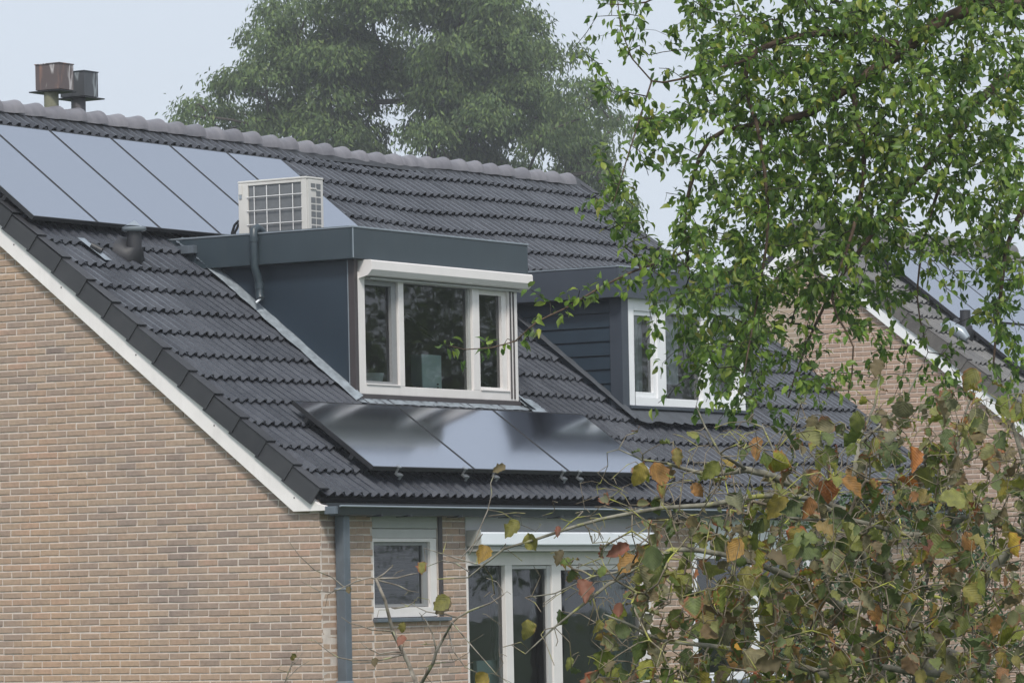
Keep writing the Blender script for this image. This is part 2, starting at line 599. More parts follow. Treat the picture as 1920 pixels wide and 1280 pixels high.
M_LEAFR = leaf_mat('red_leaf', [(0.0, (0.23, 0.05, 0.035)), (1.0, (0.30, 0.10, 0.07))], 0.55, 0.3, 0.3, 0.3)
M_LEAFB = leaf_mat('brown_leaf', [(0.0, (0.12, 0.075, 0.04)), (1.0, (0.17, 0.12, 0.06))], 0.65, 0.2, 0.2, 0.3)
M_LEAFE = leaf_mat('evergreen_leaf', [(0.0, (0.022, 0.050, 0.024)), (0.6, (0.04, 0.085, 0.035)), (1.0, (0.085, 0.14, 0.06))], 0.35, 0.2, 0.5, 0.1)
M_LEAFT = leaf_mat('far_tree_leaf', [(0.0, (0.066, 0.110, 0.046)), (0.5, (0.115, 0.180, 0.060)), (0.9, (0.175, 0.25, 0.075)), (1.0, (0.22, 0.28, 0.10))], 0.6, 0.42, 0.3, 0.1)


def bark_mat(name, dark, light, lichen=None, amt=0.4):
    m, n, l, p = new_mat(name)
    geo = n.new('ShaderNodeNewGeometry')
    nz = n.new('ShaderNodeTexNoise')
    nz.inputs['Scale'].default_value = 30
    nz.inputs['Detail'].default_value = 6
    l.new(geo.outputs['Position'], nz.inputs['Vector'])
    r = ramp(n, [(0.32, dark), (0.68, light)])
    l.new(nz.outputs[0], r.inputs[0])
    out = r.outputs[0]
    if lichen:
        n2 = n.new('ShaderNodeTexNoise')
        n2.inputs['Scale'].default_value = 17
        n2.inputs['Detail'].default_value = 6
        l.new(geo.outputs['Position'], n2.inputs['Vector'])
        mr = n.new('ShaderNodeMapRange')
        mr.inputs[1].default_value = 0.60 - amt * 0.2
        mr.inputs[2].default_value = 0.68
        l.new(n2.outputs[0], mr.inputs[0])
        mx = n.new('ShaderNodeMixRGB')
        mx.inputs[2].default_value = rgba(lichen)
        l.new(mr.outputs[0], mx.inputs[0])
        l.new(out, mx.inputs[1])
        out = mx.outputs[0]
    l.new(out, p.inputs['Base Color'])
    p.inputs['Roughness'].default_value = 0.85
    p.inputs['Specular IOR Level'].default_value = 0.2
    b = n.new('ShaderNodeBump')
    b.inputs['Strength'].default_value = 0.5
    b.inputs['Distance'].default_value = 0.003
    l.new(nz.outputs[0], b.inputs['Height'])
    l.new(b.outputs[0], p.inputs['Normal'])
    return m


M_BARK = bark_mat('brown_bark', (0.055, 0.04, 0.03), (0.13, 0.09, 0.065))
M_BARKD = bark_mat('dark_bark', (0.03, 0.028, 0.024), (0.08, 0.07, 0.055))
M_TWIG = bark_mat('grey_twig', (0.085, 0.068, 0.052), (0.26, 0.225, 0.17), (0.36, 0.37, 0.08), 0.35)
M_TWIGL = bark_mat('pale_twig', (0.10, 0.085, 0.07), (0.33, 0.30, 0.26), (0.33, 0.34, 0.20), 0.15)
M_REVEAL = plain('grey_reveal', (0.24, 0.245, 0.25), 0.5, 0.05, 5)
M_LICHEN = bark_mat('lichened_branch', (0.10, 0.095, 0.075), (0.27, 0.26, 0.21), (0.36, 0.37, 0.08), 0.2)
M_GRASS = plain('lawn', (0.05, 0.085, 0.03), 0.9, 0.35, 3, bump=0.6, bscale=40)


# ------------------------------------------------------------------ object helpers
ORG = {}


def org(o):
    return ORG.get(o.name, np.zeros(3)) if o is not None else np.zeros(3)


def adopt(o, parent, origin):
    ORG[o.name] = np.array(origin, float)
    o.parent = parent
    o.location = Vector(np.array(origin, float) - org(parent))


def thing(name, label, cat, loc, group=None):
    o = bpy.data.objects.new(name, None)
    o.empty_display_size = 0.2
    COL.objects.link(o)
    adopt(o, None, loc)
    o['label'], o['category'] = label, cat
    if group:
        o['group'] = group
    return o


class MB:
    """collects geometry, then links it as one mesh object"""

    def __init__(self):
        self.v, self.f, self.sm = [], [], []

    def add(self, vs, fs, smooth=False):
        b = len(self.v)
        self.v.extend([tuple(map(float, x)) for x in vs])
        self.f.extend([tuple(b + i for i in f) for f in fs])
        self.sm.extend([smooth] * len(fs))

    def box(self, x0, x1, y0, y1, z0, z1, skip=()):
        vs = [(x0, y0, z0), (x1, y0, z0), (x1, y1, z0), (x0, y1, z0), (x0, y0, z1), (x1, y0, z1), (x1, y1, z1), (x0, y1, z1)]
        fs = dict(b=(0, 3, 2, 1), t=(4, 5, 6, 7), f=(0, 1, 5, 4), r=(1, 2, 6, 5), k=(2, 3, 7, 6), l=(3, 0, 4, 7))
        self.add(vs, [q for k, q in fs.items() if k not in skip])

    def prism(self, poly, axis, a0, a1):
        """poly in the two other axes (in order), extruded along axis from a0 to a1"""
        n = len(poly)

        def mk(p, a):
            q = list(p)
            q.insert(axis, a)
            return q
        vs = [mk(p, a0) for p in poly] + [mk(p, a1) for p in poly]
        fs = [tuple(range(n - 1, -1, -1)), tuple(range(n, 2 * n))] + [(i, (i + 1) % n, n + (i + 1) % n, n + i) for i in range(n)]
        self.add(vs, fs)

    def tube(self, pts, rad, sides=6, smooth=True, cap=True):
        pts = np.asarray(pts, float)
        n = len(pts)
        if np.isscalar(rad):
            rad = [rad] * n
        t = np.gradient(pts, axis=0)
        t /= np.linalg.norm(t, axis=1)[:, None] + 1e-9
        ref = np.array([0, 0, 1.0]) if abs(t[0][2]) < 0.9 else np.array([1.0, 0, 0])
        vs = []
        for i in range(n):
            a = np.cross(t[i], ref)
            a /= np.linalg.norm(a) + 1e-9
            b = np.cross(t[i], a)
            ref = np.cross(a, t[i])
            for k in range(sides):
                w = 2 * math.pi * k / sides
                vs.append(pts[i] + rad[i] * (math.cos(w) * a + math.sin(w) * b))
        fs = []
        for i in range(n - 1):
            for k in range(sides):
                k2 = (k + 1) % sides
                fs.append((i * sides + k, i * sides + k2, (i + 1) * sides + k2, (i + 1) * sides + k))
        self.add(vs, fs, smooth)
        if cap:
            self.add(vs[:sides], [tuple(range(sides))])
            self.add(vs[-sides:], [tuple(range(sides - 1, -1, -1))])

    def build(self, name, mat, parent=None, origin=None, bev=0.0, **props):
        o_ = org(parent) if origin is None else np.array(origin, float)
        me = bpy.data.meshes.new(name)
        me.from_pydata([(a - o_[0], b - o_[1], c - o_[2]) for a, b, c in self.v], [], self.f)
        me.polygons.foreach_set('use_smooth', self.sm)
        me.materials.append(mat)
        me.update()
        if bev:
            bm = bmesh.new()
            bm.from_mesh(me)
            bmesh.ops.remove_doubles(bm, verts=bm.verts, dist=1e-5)
            bmesh.ops.recalc_face_normals(bm, faces=bm.faces)
            ed = [e for e in bm.edges if len(e.link_faces) == 2 and e.calc_face_angle(0) > 0.5]
            bmesh.ops.bevel(bm, geom=ed, offset=bev, segments=2, profile=0.6, affect='EDGES', clamp_overlap=True)
            bm.to_mesh(me)
            bm.free()
        o = bpy.data.objects.new(name, me)
        COL.objects.link(o)
        adopt(o, parent, o_)
        for k, v in props.items():
            o[k] = v
        return o


def boxo(name, x0, x1, y0, y1, z0, z1, mat, parent, bev=0.004, **props):
    mb = MB()
    mb.box(x0, x1, y0, y1, z0, z1)
    return mb.build(name, mat, parent, origin=((x0 + x1) / 2, (y0 + y1) / 2, (z0 + z1) / 2), bev=bev, **props)


def copy_obj(o, parent, origin):
    c = o.copy()
    COL.objects.link(c)
    adopt(c, parent, origin)
    return c


# ------------------------------------------------------------------ the houses
K = 0.7802                                    # slope of the roofs
TH = math.atan(K)
CT, ST = math.cos(TH), math.sin(TH)
ROW, TW = 0.2755 / CT, 0.273                  # tile gauge up the slope and cover width
EAVE_Y, ZP = -0.10, 2.94                      # front edge of the first course; height of the tile plane over y = 0
RIDGE_Y = 4.83


def roof_pt(x, y, off=0.0, yo=0.0):
    return np.array([x, y - ST * off + yo, ZP + K * y + CT * off])


def tile_mesh(name, mat, cut=1.0):
    prof = [(0, 0), (0.040, 0.001), (0.058, 0.022), (0.074, 0.039), (0.104, 0.040), (0.122, 0.014)]
    pts = [(a + w * TW / 2, h) for w in range(2) for a, h in prof] + [(TW + 0.012, 0.004)]
    L, drop, th = (ROW + 0.06) * cut, 0.040, 0.013
    n = len(pts)
    vs = [(u, 0, h) for u, h in pts] + [(u, L, h - drop * L / ROW) for u, h in pts]
    fs = [(i, i + 1, n + i + 1, n + i) for i in range(n - 1)]
    vs += [(u, 0, h) for u, h in pts] + [(u, 0.004, h - th) for u, h in pts]
    fs += [(2 * n + i, 3 * n + i, 3 * n + i + 1, 2 * n + i + 1) for i in range(n - 1)]
    me = bpy.data.meshes.new(name)
    me.from_pydata(vs, [], fs)
    sm = [False] * (2 * n - 2)
    me.polygons.foreach_set('use_smooth', sm)
    me.materials.append(mat)
    me.update()
    return me


def sag(x):
    """the ridge dips a little over the party wall"""
    return -0.045 * math.exp(-((x - 7.6) / 1.2) ** 2)


def lay_tiles(roof, x0, x1, yo, me, me_top, keep, name='roof_tile', limit=300, sagging=True, nrows=18, rnd=random):
    spots = []
    ncol = int(math.ceil((x1 - x0) / TW))
    for i in range(nrows):
        y = EAVE_Y + 0.2755 * i
        if y > RIDGE_Y - 0.16:
            continue
        for j in range(ncol):
            x = x0 + j * TW
            if keep(x + TW / 2, y + 0.14):
                spots.append((x, y, y + 0.2755 > RIDGE_Y - 0.10))
    def size(s):
        px, py = seen(roof_pt(s[0] + TW / 2, s[1] + 0.14, 0, yo))
        inside = -30 < px < 1950 and -30 < py < 1310
        return (0 if inside else 1, np.linalg.norm(roof_pt(s[0], s[1], 0, yo) - CAM))
    spots.sort(key=size)
    rest = MB()
    R = Euler((TH, 0, 0)).to_matrix()
    for k, (x, y, top) in enumerate(spots):
        p = roof_pt(x, y, rnd.uniform(-0.003, 0.003), yo)
        if sagging:
            p[2] += sag(x)
        m = me_top if top else me
        if k < limit:
            o = bpy.data.objects.new(name, m)
            COL.objects.link(o)
            adopt(o, roof, p)
            o.rotation_euler = (TH + rnd.uniform(-0.006, 0.006), rnd.uniform(-0.006, 0.006), rnd.uniform(-0.004, 0.004))
        else:
            vs = [np.array(R @ v.co) + p for v in m.vertices]
            rest.add(vs, [tuple(q.vertices) for q in m.polygons], False)
    if rest.v:
        rest.build('roof_tiles', m.materials[0], roof, kind='stuff')


def ridge_tiles(roof, x0, n, step, yo, mat, sagging=True):
    mb = MB()
    seg = 10
    L = step + 0.05
    vs, fs = [], []
    for e, (u, ra) in enumerate(((0.0, 0.098), (L * 0.6, 0.117), (L, 0.133))):
        for k in range(seg + 1):
            a = math.radians(-92 + 184 * k / seg)
            vs.append((u, math.sin(a) * ra * 1.0, math.cos(a) * ra * 1.02 + 0.012 * (ra < 0.12) * -1))
    w = seg + 1
    for e in range(2):
        for k in range(seg):
            fs.append((e * w + k, e * w + k + 1, (e + 1) * w + k + 1, (e + 1) * w + k))
    b = len(vs)
    vs += vs[2 * w:3 * w] + [(L, y * 0.88, z * 0.88) for _, y, z in vs[2 * w:3 * w]]
    for k in range(seg):
        fs.append((b + k, b + k + 1, b + w + k + 1, b + w + k))
    me = bpy.data.meshes.new('ridge_tile')
    me.from_pydata(vs, [], fs)
    me.polygons.foreach_set('use_smooth', [True] * (2 * seg) + [False] * seg)
    me.materials.append(mat)
    for i in range(n):
        x = x0 + i * step
        o = bpy.data.objects.new('ridge_tile', me)
        COL.objects.link(o)
        z = 6.672 + (sag(x) if sagging else 0) + random.uniform(-0.004, 0.004)
        adopt(o, roof, (x, RIDGE_Y + yo, z))
        o.rotation_euler = (random.uniform(-0.03, 0.03), random.uniform(-0.008, 0.008), random.uniform(-0.008, 0.008))


def verge_tiles(roof, xg, yo, mat, side=-1, n=18):
    mb = MB()
    x_out, x_in = side * 0.088, -side * 0.05
    xa, xb = min(x_out, x_out - side * 0.016), max(x_out, x_out - side * 0.016)
    L, dr = ROW + 0.03, 0.024
    # end plate (hangs down) and top flange, in tile coordinates
    for (u0, u1, w0, w1) in ((xa, xb, -0.138, 0.036), (min(x_out, x_in), max(x_out, x_in), 0.022, 0.037)):
        vs = []
        for v, d in ((0.0, 0.0), (L, dr)):
            sh_ = -side * 0.013 * (v > 0)
            for u, w in ((u0, w0), (u1, w0), (u1, w1), (u0, w1)):
                vs.append((u + sh_, v, w - d))
        mb.add(vs, [(0, 1, 2, 3), (7, 6, 5, 4), (0, 4, 5, 1), (1, 5, 6, 2), (2, 6, 7, 3), (3, 7, 4, 0)])
    me = bpy.data.meshes.new('verge_tile')
    me.from_pydata(mb.v, [], mb.f)
    me.materials.append(mat)
    for i in range(n):
        y = EAVE_Y + 0.045 + 0.2755 * i
        if y > RIDGE_Y - 0.1:
            continue
        o = bpy.data.objects.new('verge_tile', me)
        COL.objects.link(o)
        adopt(o, roof, roof_pt(xg, y, random.uniform(-0.002, 0.002), yo))
        o.rotation_euler = (TH + random.uniform(-0.004, 0.004), 0, random.uniform(-0.004, 0.004))


def brick_meshes(mat, plane):
    out = []
    for k in range(8):
        r = random.Random(100 + k)
        L, H, D = 0.2085, 0.051, 0.02
        j = lambda a: r.uniform(-a, a)
        b = 0.004
        fr = [(b + j(.003), b + j(.0025)), (L - b + j(.003), b + j(.0025)), (L - b + j(.003), H - b + j(.0025)), (b + j(.003), H - b + j(.0025))]
        bk = [(j(.003), j(.002)), (L + j(.003), j(.002)), (L + j(.003), H + j(.002)), (j(.003), H + j(.002))]
        d = r.uniform(-0.002, 0.002)
        vs = [(p, d + j(.001), q) for p, q in fr] + [(p, 0.004, q) for p, q in bk] + [(p, D, q) for p, q in bk]
        fs = [(0, 1, 2, 3)] + [(4 + i, 4 + (i + 1) % 4, (i + 1) % 4, i) for i in range(4)] + [(8 + i, 8 + (i + 1) % 4, 4 + (i + 1) % 4, 4 + i) for i in range(4)]
        if plane == 'gable':                      # local x runs along world +Y, depth along world +X
            vs = [(d_, L - p, q) for p, d_, q in vs]
        me = bpy.data.meshes.new('brick')
        me.from_pydata(vs, [], fs)
        me.materials.append(mat)
        out.append(me)
    return out


def lay_bricks(wall, spots, meshes, limit, mat):
    """spots: (position, relative length, direction of length)"""
    spots.sort(key=lambda s: (0 if (-40 < seen(s[0])[0] < 1960 and -40 < seen(s[0])[1] < 1320) else 1, np.linalg.norm(s[0] - CAM)))
    rest = MB()
    for k, (p, s, ax) in enumerate(spots):
        me = meshes[random.randrange(len(meshes))]
        sc = [1, 1, 1]
        sc[ax] = s
        jit = np.array([random.uniform(-.0015, .0015) for _ in range(3)])
        if k < limit:
            o = bpy.data.objects.new('brick', me)
            COL.objects.link(o)
            adopt(o, wall, p + jit)
            o.scale = sc
        else:
            rest.add([np.array(v.co) * sc + p + jit for v in me.vertices], [tuple(q.vertices) for q in me.polygons])
    if rest.v:
        rest.build('bricks', mat, wall, kind='stuff')


def gable(house, xg, yo, zlo, ytop, mat, limit, y_hi=3.9):
    """gable wall with real bricks over the part in view"""
    half = 2 * RIDGE_Y
    line = lambda y: 2.60 + K * y if y <= RIDGE_Y else 2.60 + K * (half - y)
    w = MB()
    # mortar skin where bricks are laid
    w.prism([(0.0 + yo, zlo), (y_hi + yo, zlo), (y_hi + yo, line(y_hi)), (0 + yo, line(0))], 0, xg + 0.006, xg + 0.24)
    wall = w.build('gable_wall', M_MORTAR, house, origin=(xg, yo, 0))
    w2 = MB()
    w2.prism([(0 + yo, 0), (half + yo, 0), (half + yo, zlo), (0 + yo, zlo)], 0, xg + 0.004, xg + 0.24)
    w2.prism([(y_hi + yo, zlo), (half + yo, zlo), (half + yo, line(half)), (RIDGE_Y + yo, line(RIDGE_Y)), (y_hi + yo, line(y_hi))], 0, xg + 0.004, xg + 0.24)
    w2.build('plain_brickwork', M_BRICKFAR_Y, wall)
    spots = []
    z = 2.72
    i0 = int((z - zlo) / 0.0625)
    for i in range(-i0, 90):
        zz = z + 0.0625 * i
        off = 0.0 if i % 2 else 0.11
        y = -off
        if off:
            spots_half = True
            if line(0) > zz - 0.1:
                spots.append((np.array([xg, yo + 0.0, zz]), 0.5, 1))
            y = 0.11
        while y < y_hi:
            L = min(0.2085, y_hi - y)
            if zz < line(y + 0.1) + 0.12 and L > 0.05:
                spots.append((np.array([xg, yo + y, zz]), L / 0.2085, 1))
            y += 0.2195
    lay_bricks(wall, spots, brick_meshes(mat, 'gable'), limit, mat)
    return wall


def front_wall(house, segs, holes_below, x0, x1, zlo, name='front_wall'):
    """segs: (x0, x1, z0, z1) areas of brick"""
    wall = None
    for a, b, c, d in segs:
        w = MB()
        w.box(a + (0.012 if a == 0 else 0), b, 0.006, 0.24, c, d)
        q = w.build(name, M_MORTAR, house, origin=(x0, 0, 0))
        wall = wall or q
    w2 = MB()
    w2.box(x0 + 0.012, x1, 0.004, 0.24, 0.0, zlo)
    w2.build('plain_brickwork', M_BRICKFAR_X, wall)
    spots = []
    for a, b, c, d in segs:
        i = -int((2.72 - c) / 0.0625)
        while 2.72 + 0.0625 * i < d - 0.03:
            zz = 2.72 + 0.0625 * i
            x = a + 0.024 - (0.11 if i % 2 else 0.0)
            while x < b:
                xs, xe = max(x, a + (0.024 if a == 0 else 0.003)), min(x + 0.2085, b - 0.003)
                if xe - xs > 0.03 and zz > c - 0.02:
                    spots.append((np.array([xs, 0.0, zz]), (xe - xs) / 0.2085, 0))
                x += 0.2195
            i += 1
    lay_bricks(wall, spots, brick_meshes(M_BRICK, 'front'), 0, M_BRICK)
    return wall


def pane(name, x0, x1, y, z0, z1, parent, mat=None):
    mb = MB()
    mb.add([(x0, y, z0), (x1, y, z0), (x1, y, z1), (x0, y, z1)], [(0, 1, 2, 3)])
    return mb.build(name, mat or M_GLASS, parent, origin=((x0 + x1) / 2, y, (z0 + z1) / 2))


def room(x0, x1, y0, y1, z0, z1, parent, mat):
    mb = MB()
    mb.box(x0, x1, y0, y1, z0, z1, skip=('f',))
    return mb.build('room', mat, parent)


def curtain(name, x0, x1, y, z0, z1, mat, label=None, folds=7, amp=0.02, lean=0.0, cat='curtain', group=None):
    n = folds * 6
    vs, fs = [], []
    for k in range(n + 1):
        t = k / n
        x = x0 + (x1 - x0) * t
        yy = y + amp * math.sin(t * folds * 2 * math.pi) + random.uniform(-.002, .002)
        vs += [(x + lean, yy, z0), (x, yy, z1)]
    for k in range(n):
        fs.append((2 * k, 2 * k + 2, 2 * k + 3, 2 * k + 1))
    mb = MB()
    mb.add(vs, fs, True)
    o = mb.build(name, mat, None, origin=((x0 + x1) / 2, y, z0))
    o['label'], o['category'] = label, cat
    if group:
        o['group'] = group
    return o


def lead_strip(name, pts, w, mat, parent, wob=0.012):
    """a hand-dressed strip of lead: pts = centre line, w = (side vector) half widths"""
    n = 26
    P = np.array(pts, float)
    seg = np.linspace(0, len(P) - 1, n)
    vs = []
    for i, s in enumerate(seg):
        k = min(int(s), len(P) - 2)
        c = P[k] + (P[k + 1] - P[k]) * (s - k)
        a = c - np.array(w[0]) * (1 + random.uniform(-.25, .25))
        b = c + np.array(w[1]) * (1 + random.uniform(-.1, .1))
        vs += [a, (a + b) / 2 + np.array([0, 0, random.uniform(0, wob)]), b]
    fs = []
    for i in range(n - 1):
        for k in range(2):
            fs.append((3 * i + k, 3 * i + k + 1, 3 * i + k + 4, 3 * i + k + 3))
    mb = MB()
    mb.add(vs, fs, True)
    return mb.build(name, mat, parent)


def deck(house, x0, x1, yo, hole, name='roof'):
    """boarded roof slopes under the tiles, open where a dormer comes through"""
    mb = MB()
    y0, y1 = EAVE_Y + 0.04, RIDGE_Y
    rects = [(x0, x1, y0, y1)]
    if hole:
        a, b, c, d = hole
        rects = [(x0, a, y0, y1), (b, x1, y0, y1), (a, b, y0, c), (a, b, d, y1)]
    for a, b, c, d in rects:
        q = []
        for off in (-0.10, -0.055):
            q += [roof_pt(a, c, off, yo), roof_pt(b, c, off, yo), roof_pt(b, d, off, yo), roof_pt(a, d, off, yo)]
        mb.add(q, [(3, 2, 1, 0), (4, 5, 6, 7), (0, 1, 5, 4), (1, 2, 6, 5), (2, 3, 7, 6), (3, 0, 4, 7)])
    ym = 2 * RIDGE_Y
    q = []
    for off in (-0.10, 0.0):
        for x, y in ((x0, RIDGE_Y), (x1, RIDGE_Y), (x1, 0), (x0, 0)):
            p = roof_pt(x, y, off, 0)
            p[1] = ym - p[1] + yo
            q.append(p)
    mb.add(q, [(3, 2, 1, 0), (4, 5, 6, 7), (0, 1, 5, 4), (1, 2, 6, 5), (2, 3, 7, 6), (3, 0, 4, 7)])
    return mb.build(name, M_DECK, house, origin=(x0, yo, ZP))


def barge(house, xg, yo, side=-1, mat=None):
    x0, x1 = (xg - 0.055, xg - 0.004) if side < 0 else (xg + 0.004, xg + 0.055)
    mb = MB()
    top = lambda y: 2.80 + K * y
    bot = lambda y: 2.553 + K * y
    ya = (2.735 - 2.553) / K
    mb.prism([(-0.094 + yo, 2.732), (ya + yo, 2.732), (RIDGE_Y + yo, bot(RIDGE_Y)), (RIDGE_Y + yo, top(RIDGE_Y)), (-0.03 + yo, 2.79), (-0.094 + yo, 2.776)], 0, x0, x1)
    yb = 2 * RIDGE_Y
    mb.prism([(yb - 0 + yo, bot(0)), (yb + yo, top(0)), (RIDGE_Y + 0.002 + yo, top(RIDGE_Y)), (RIDGE_Y + 0.002 + yo, bot(RIDGE_Y))], 0, x0, x1)
    o = mb.build('barge_board', mat or M_BARGE, house, origin=(xg, yo, 2.7), bev=0.003)
    if side < 0:
        for k, yy in enumerate((0.22, 1.06, 1.9, 2.72, 3.25)):
            boxo('nail_head', x0 - 0.003, x0 + 0.002, yy + yo - 0.006, yy + yo + 0.006, 2.68 + K * yy - 0.006, 2.68 + K * yy + 0.006, M_BROWN, o, bev=0)
    return o


def gutter(house, x0, x1, joints):
    mb = MB()
    pr = []
    # trough section: back, floor, front, lip
    sec = [(-0.075, 2.80), (-0.075, 2.705), (-0.125, 2.685), (-0.20, 2.695), (-0.215, 2.757), (-0.226, 2.766), (-0.220, 2.773), (-0.207, 2.762), (-0.192, 2.705), (-0.125, 2.697), (-0.085, 2.712), (-0.085, 2.80)]
    mb.prism(sec, 0, x0, x1)
    g = mb.build('gutter', M_GUTTER, house, origin=(x0, -0.15, 2.7))
    lip = MB()
    xs = np.linspace(x0, x1, 14)
    lip.tube([(x, -0.222, 2.770 - 0.006 * math.sin((x - x0) / (x1 - x0) * math.pi)) for x in xs], 0.009, 6)
    lip.build('gutter_lip', M_EDGE, g)
    for x in joints:
        boxo('gutter_bracket', x, x + 0.022, -0.232, -0.07, 2.68, 2.70, M_GUTTER, g, bev=0.002)
    return g


# ---- house A and its neighbour under one long roof
HA = thing('terraced_house', 'end house with buff brick gable, smooth dark dormer and two rows of solar panels', 'house', (0, 0, 0), 'brick terraced houses')
HB = thing('terraced_house', 'neighbouring house half hidden by branches, its dormer clad in dark blue boards', 'house', (6.15, 0, 0), 'brick terraced houses')
XM, XE = 6.15, 12.28

gable(HA, 0.0, 0.0, 0.9, None, M_BRICK, 300)
front_wall(HA, [(0, 0.815, 0.9, 2.74), (0.815, 1.86, 0.9, 1.755), (1.86, 2.31, 0.9, 2.74), (5.62, 6.15, 0.9, 2.74)], None, 0, 6.15, 0.9)
front_wall(HB, [(6.15, 6.38, 0.9, 2.74), (6.38, 8.86, 0.9, 1.06), (8.86, 12.28, 0.9, 2.74)], None, 6.15, 12.28, 0.9)
# end and back walls
mb = MB()
mb.prism([(0.0, 0), (9.66, 0), (9.66, 2.6), (RIDGE_Y, 2.6 + K * RIDGE_Y), (0, 2.6)], 0, XE - 0.24, XE - 0.004)
mb.build('end_wall', M_BRICKFAR_Y, HB)
for h, a, b in ((HA, 0.24, 6.15), (HB, 6.15, XE - 0.24)):
    boxo('back_wall', a, b, 9.42, 9.66, 0, 2.6, M_BRICKFAR_X, h, bev=0)
    mb = MB()
    mb.box(a if a > 1 else 0.008, b if b < 7 else b + 0.23, -0.07, 0.24, 2.742, 2.80)
    mb.build('eaves_board', M_DARKGREY, h)

ME_TILE = tile_mesh('roof_tile', M_TILE)
ME_TILET = tile_mesh('roof_tile_short', M_TILE, 0.62)


def in_dormer(x, y, a, b):
    return a + 0.05 < x < b - 0.05 and 1.22 < y < 2.95


def keepA(x, y):
    if in_dormer(x, y, 2.2, 5.0):
        return False
    if 0.2 < x < 5.5 and 3.34 < y < 4.26:            # wholly under the upper panels
        return False
    if 1.15 < x < 5.6 and 0.28 < y < 0.72:           # wholly under the lower panels
        return False
    return True


roofA = deck(HA, 0.0, XM, 0, (2.24, 4.96, 1.15, 3.05))
roofB = deck(HB, XM, XE, 0, (7.08, 9.46, 1.15, 3.0))
lay_tiles(roofA, -0.02, XM - 0.05, 0, ME_TILE, ME_TILET, keepA)
lay_tiles(roofB, -0.02 + 23 * TW, XE - 0.02, 0, ME_TILE, ME_TILET, lambda x, y: not in_dormer(x, y, 7.0, 9.5))
ridge_tiles(roofA, 0.02 - 0.05, 19, 0.3245, 0, M_RIDGE)
ridge_tiles(roofB, 0.02 - 0.05 + 19 * 0.3245, 18, 0.3245, 0, M_RIDGE)
verge_tiles(roofA, 0.0, 0, M_VERGE, -1)
verge_tiles(roofB, XE, 0, M_VERGE, 1)
# felt strip closing the gap under the ridge tiles
for rf, a, b in ((roofA, 0.0, XM), (roofB, XM, XE)):
    mb = MB()
    q = [roof_pt(a, RIDGE_Y - 0.17, 0.0), roof_pt(b, RIDGE_Y - 0.17, 0.0), roof_pt(b, RIDGE_Y, 0.03), roof_pt(a, RIDGE_Y, 0.03)]
    mb.add(q, [(0, 1, 2, 3)])
    mb.build('ridge_felt', M_BLACK, rf)
barge(HA, 0.0, 0.0)
barge(HB, XE, 0.0, 1)
gutter(HA, 0.0, XM - 0.002, (0.62, 1.08, 1.9, 2.75, 3.6, 4.5, 5.3))
gutter(HB, XM + 0.002, XE, (6.9, 7.8, 8.7, 9.6, 10.5, 11.4))
boxo('gutter_end', -0.045, 0.0, -0.20, -0.085, 2.70, 2.768, M_ZINC, HA, bev=0.006)

# downpipe on the corner
dp = boxo('downpipe', 0.205, 0.297, -0.115, -0.020, 0.0, 2.69, M_ZINC, HA, bev=0.006)
for z in (2.05, 1.24):
    boxo('pipe_clip', 0.200, 0.302, -0.121, -0.004, z, z + 0.018, M_EDGE, dp, bev=0.003)

# small window
fr = MB()
X0, X1, Z0, Z1 = 0.822, 1.845, 1.80, 2.495
for a in ((X0, X0 + 0.022, Z0, Z1), (X1 - 0.10, X1, Z0, Z1), (X0 + 0.022, X1 - 0.10, Z0, Z0 + 0.085), (X0 + 0.022, X1 - 0.10, Z1 - 0.03, Z1)):
    fr.box(a[0], a[1], 0.012, 0.075, a[2], a[3])
small = fr.build('small_window', M_WHITE, HA, origin=(X0, 0, Z0), bev=0.004)
sash = MB()
for a in ((X0 + 0.026, X0 + 0.046, Z0 + 0.09, Z1 - 0.035), (X1 - 0.185, X1 - 0.104, Z0 + 0.09, Z1 - 0.035), (X0 + 0.046, X1 - 0.185, Z0 + 0.09, Z0 + 0.115), (X0 + 0.046, X1 - 0.185, Z1 - 0.06, Z1 - 0.035)):
    sash.box(a[0], a[1], 0.04, 0.085, a[2], a[3])
sash.build('sash', M_REVEAL, small, bev=0.003)
pane('glass_pane', X0 + 0.04, X1 - 0.17, 0.06, Z0 + 0.10, Z1 - 0.04, small)
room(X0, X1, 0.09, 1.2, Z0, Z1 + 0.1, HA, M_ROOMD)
for k in range(17):
    boxo('blind_slat', X0 + 0.06, X1 - 0.20, 0.125, 0.150, Z0 + 0.12 + k * 0.034, Z0 + 0.125 + k * 0.034, M_BLIND, small, bev=0)
boxo('window_panel', 0.818, 1.85, 0.004, 0.06, 2.585, 2.735, M_GREYPANEL, HA)
boxo('window_panel', 0.818, 1.848, 0.010, 0.06, 2.50, 2.58, M_LIGHTGREY, HA)
boxo('window_sill', 0.80, 2.0, -0.045, 0.03, 1.757, 1.792, M_ZINC, small, bev=0.006)
boxo('brown_post', 1.862, 1.925, -0.006, 0.02, 1.80, 2.735, M_BROWN, HA, bev=0.004)

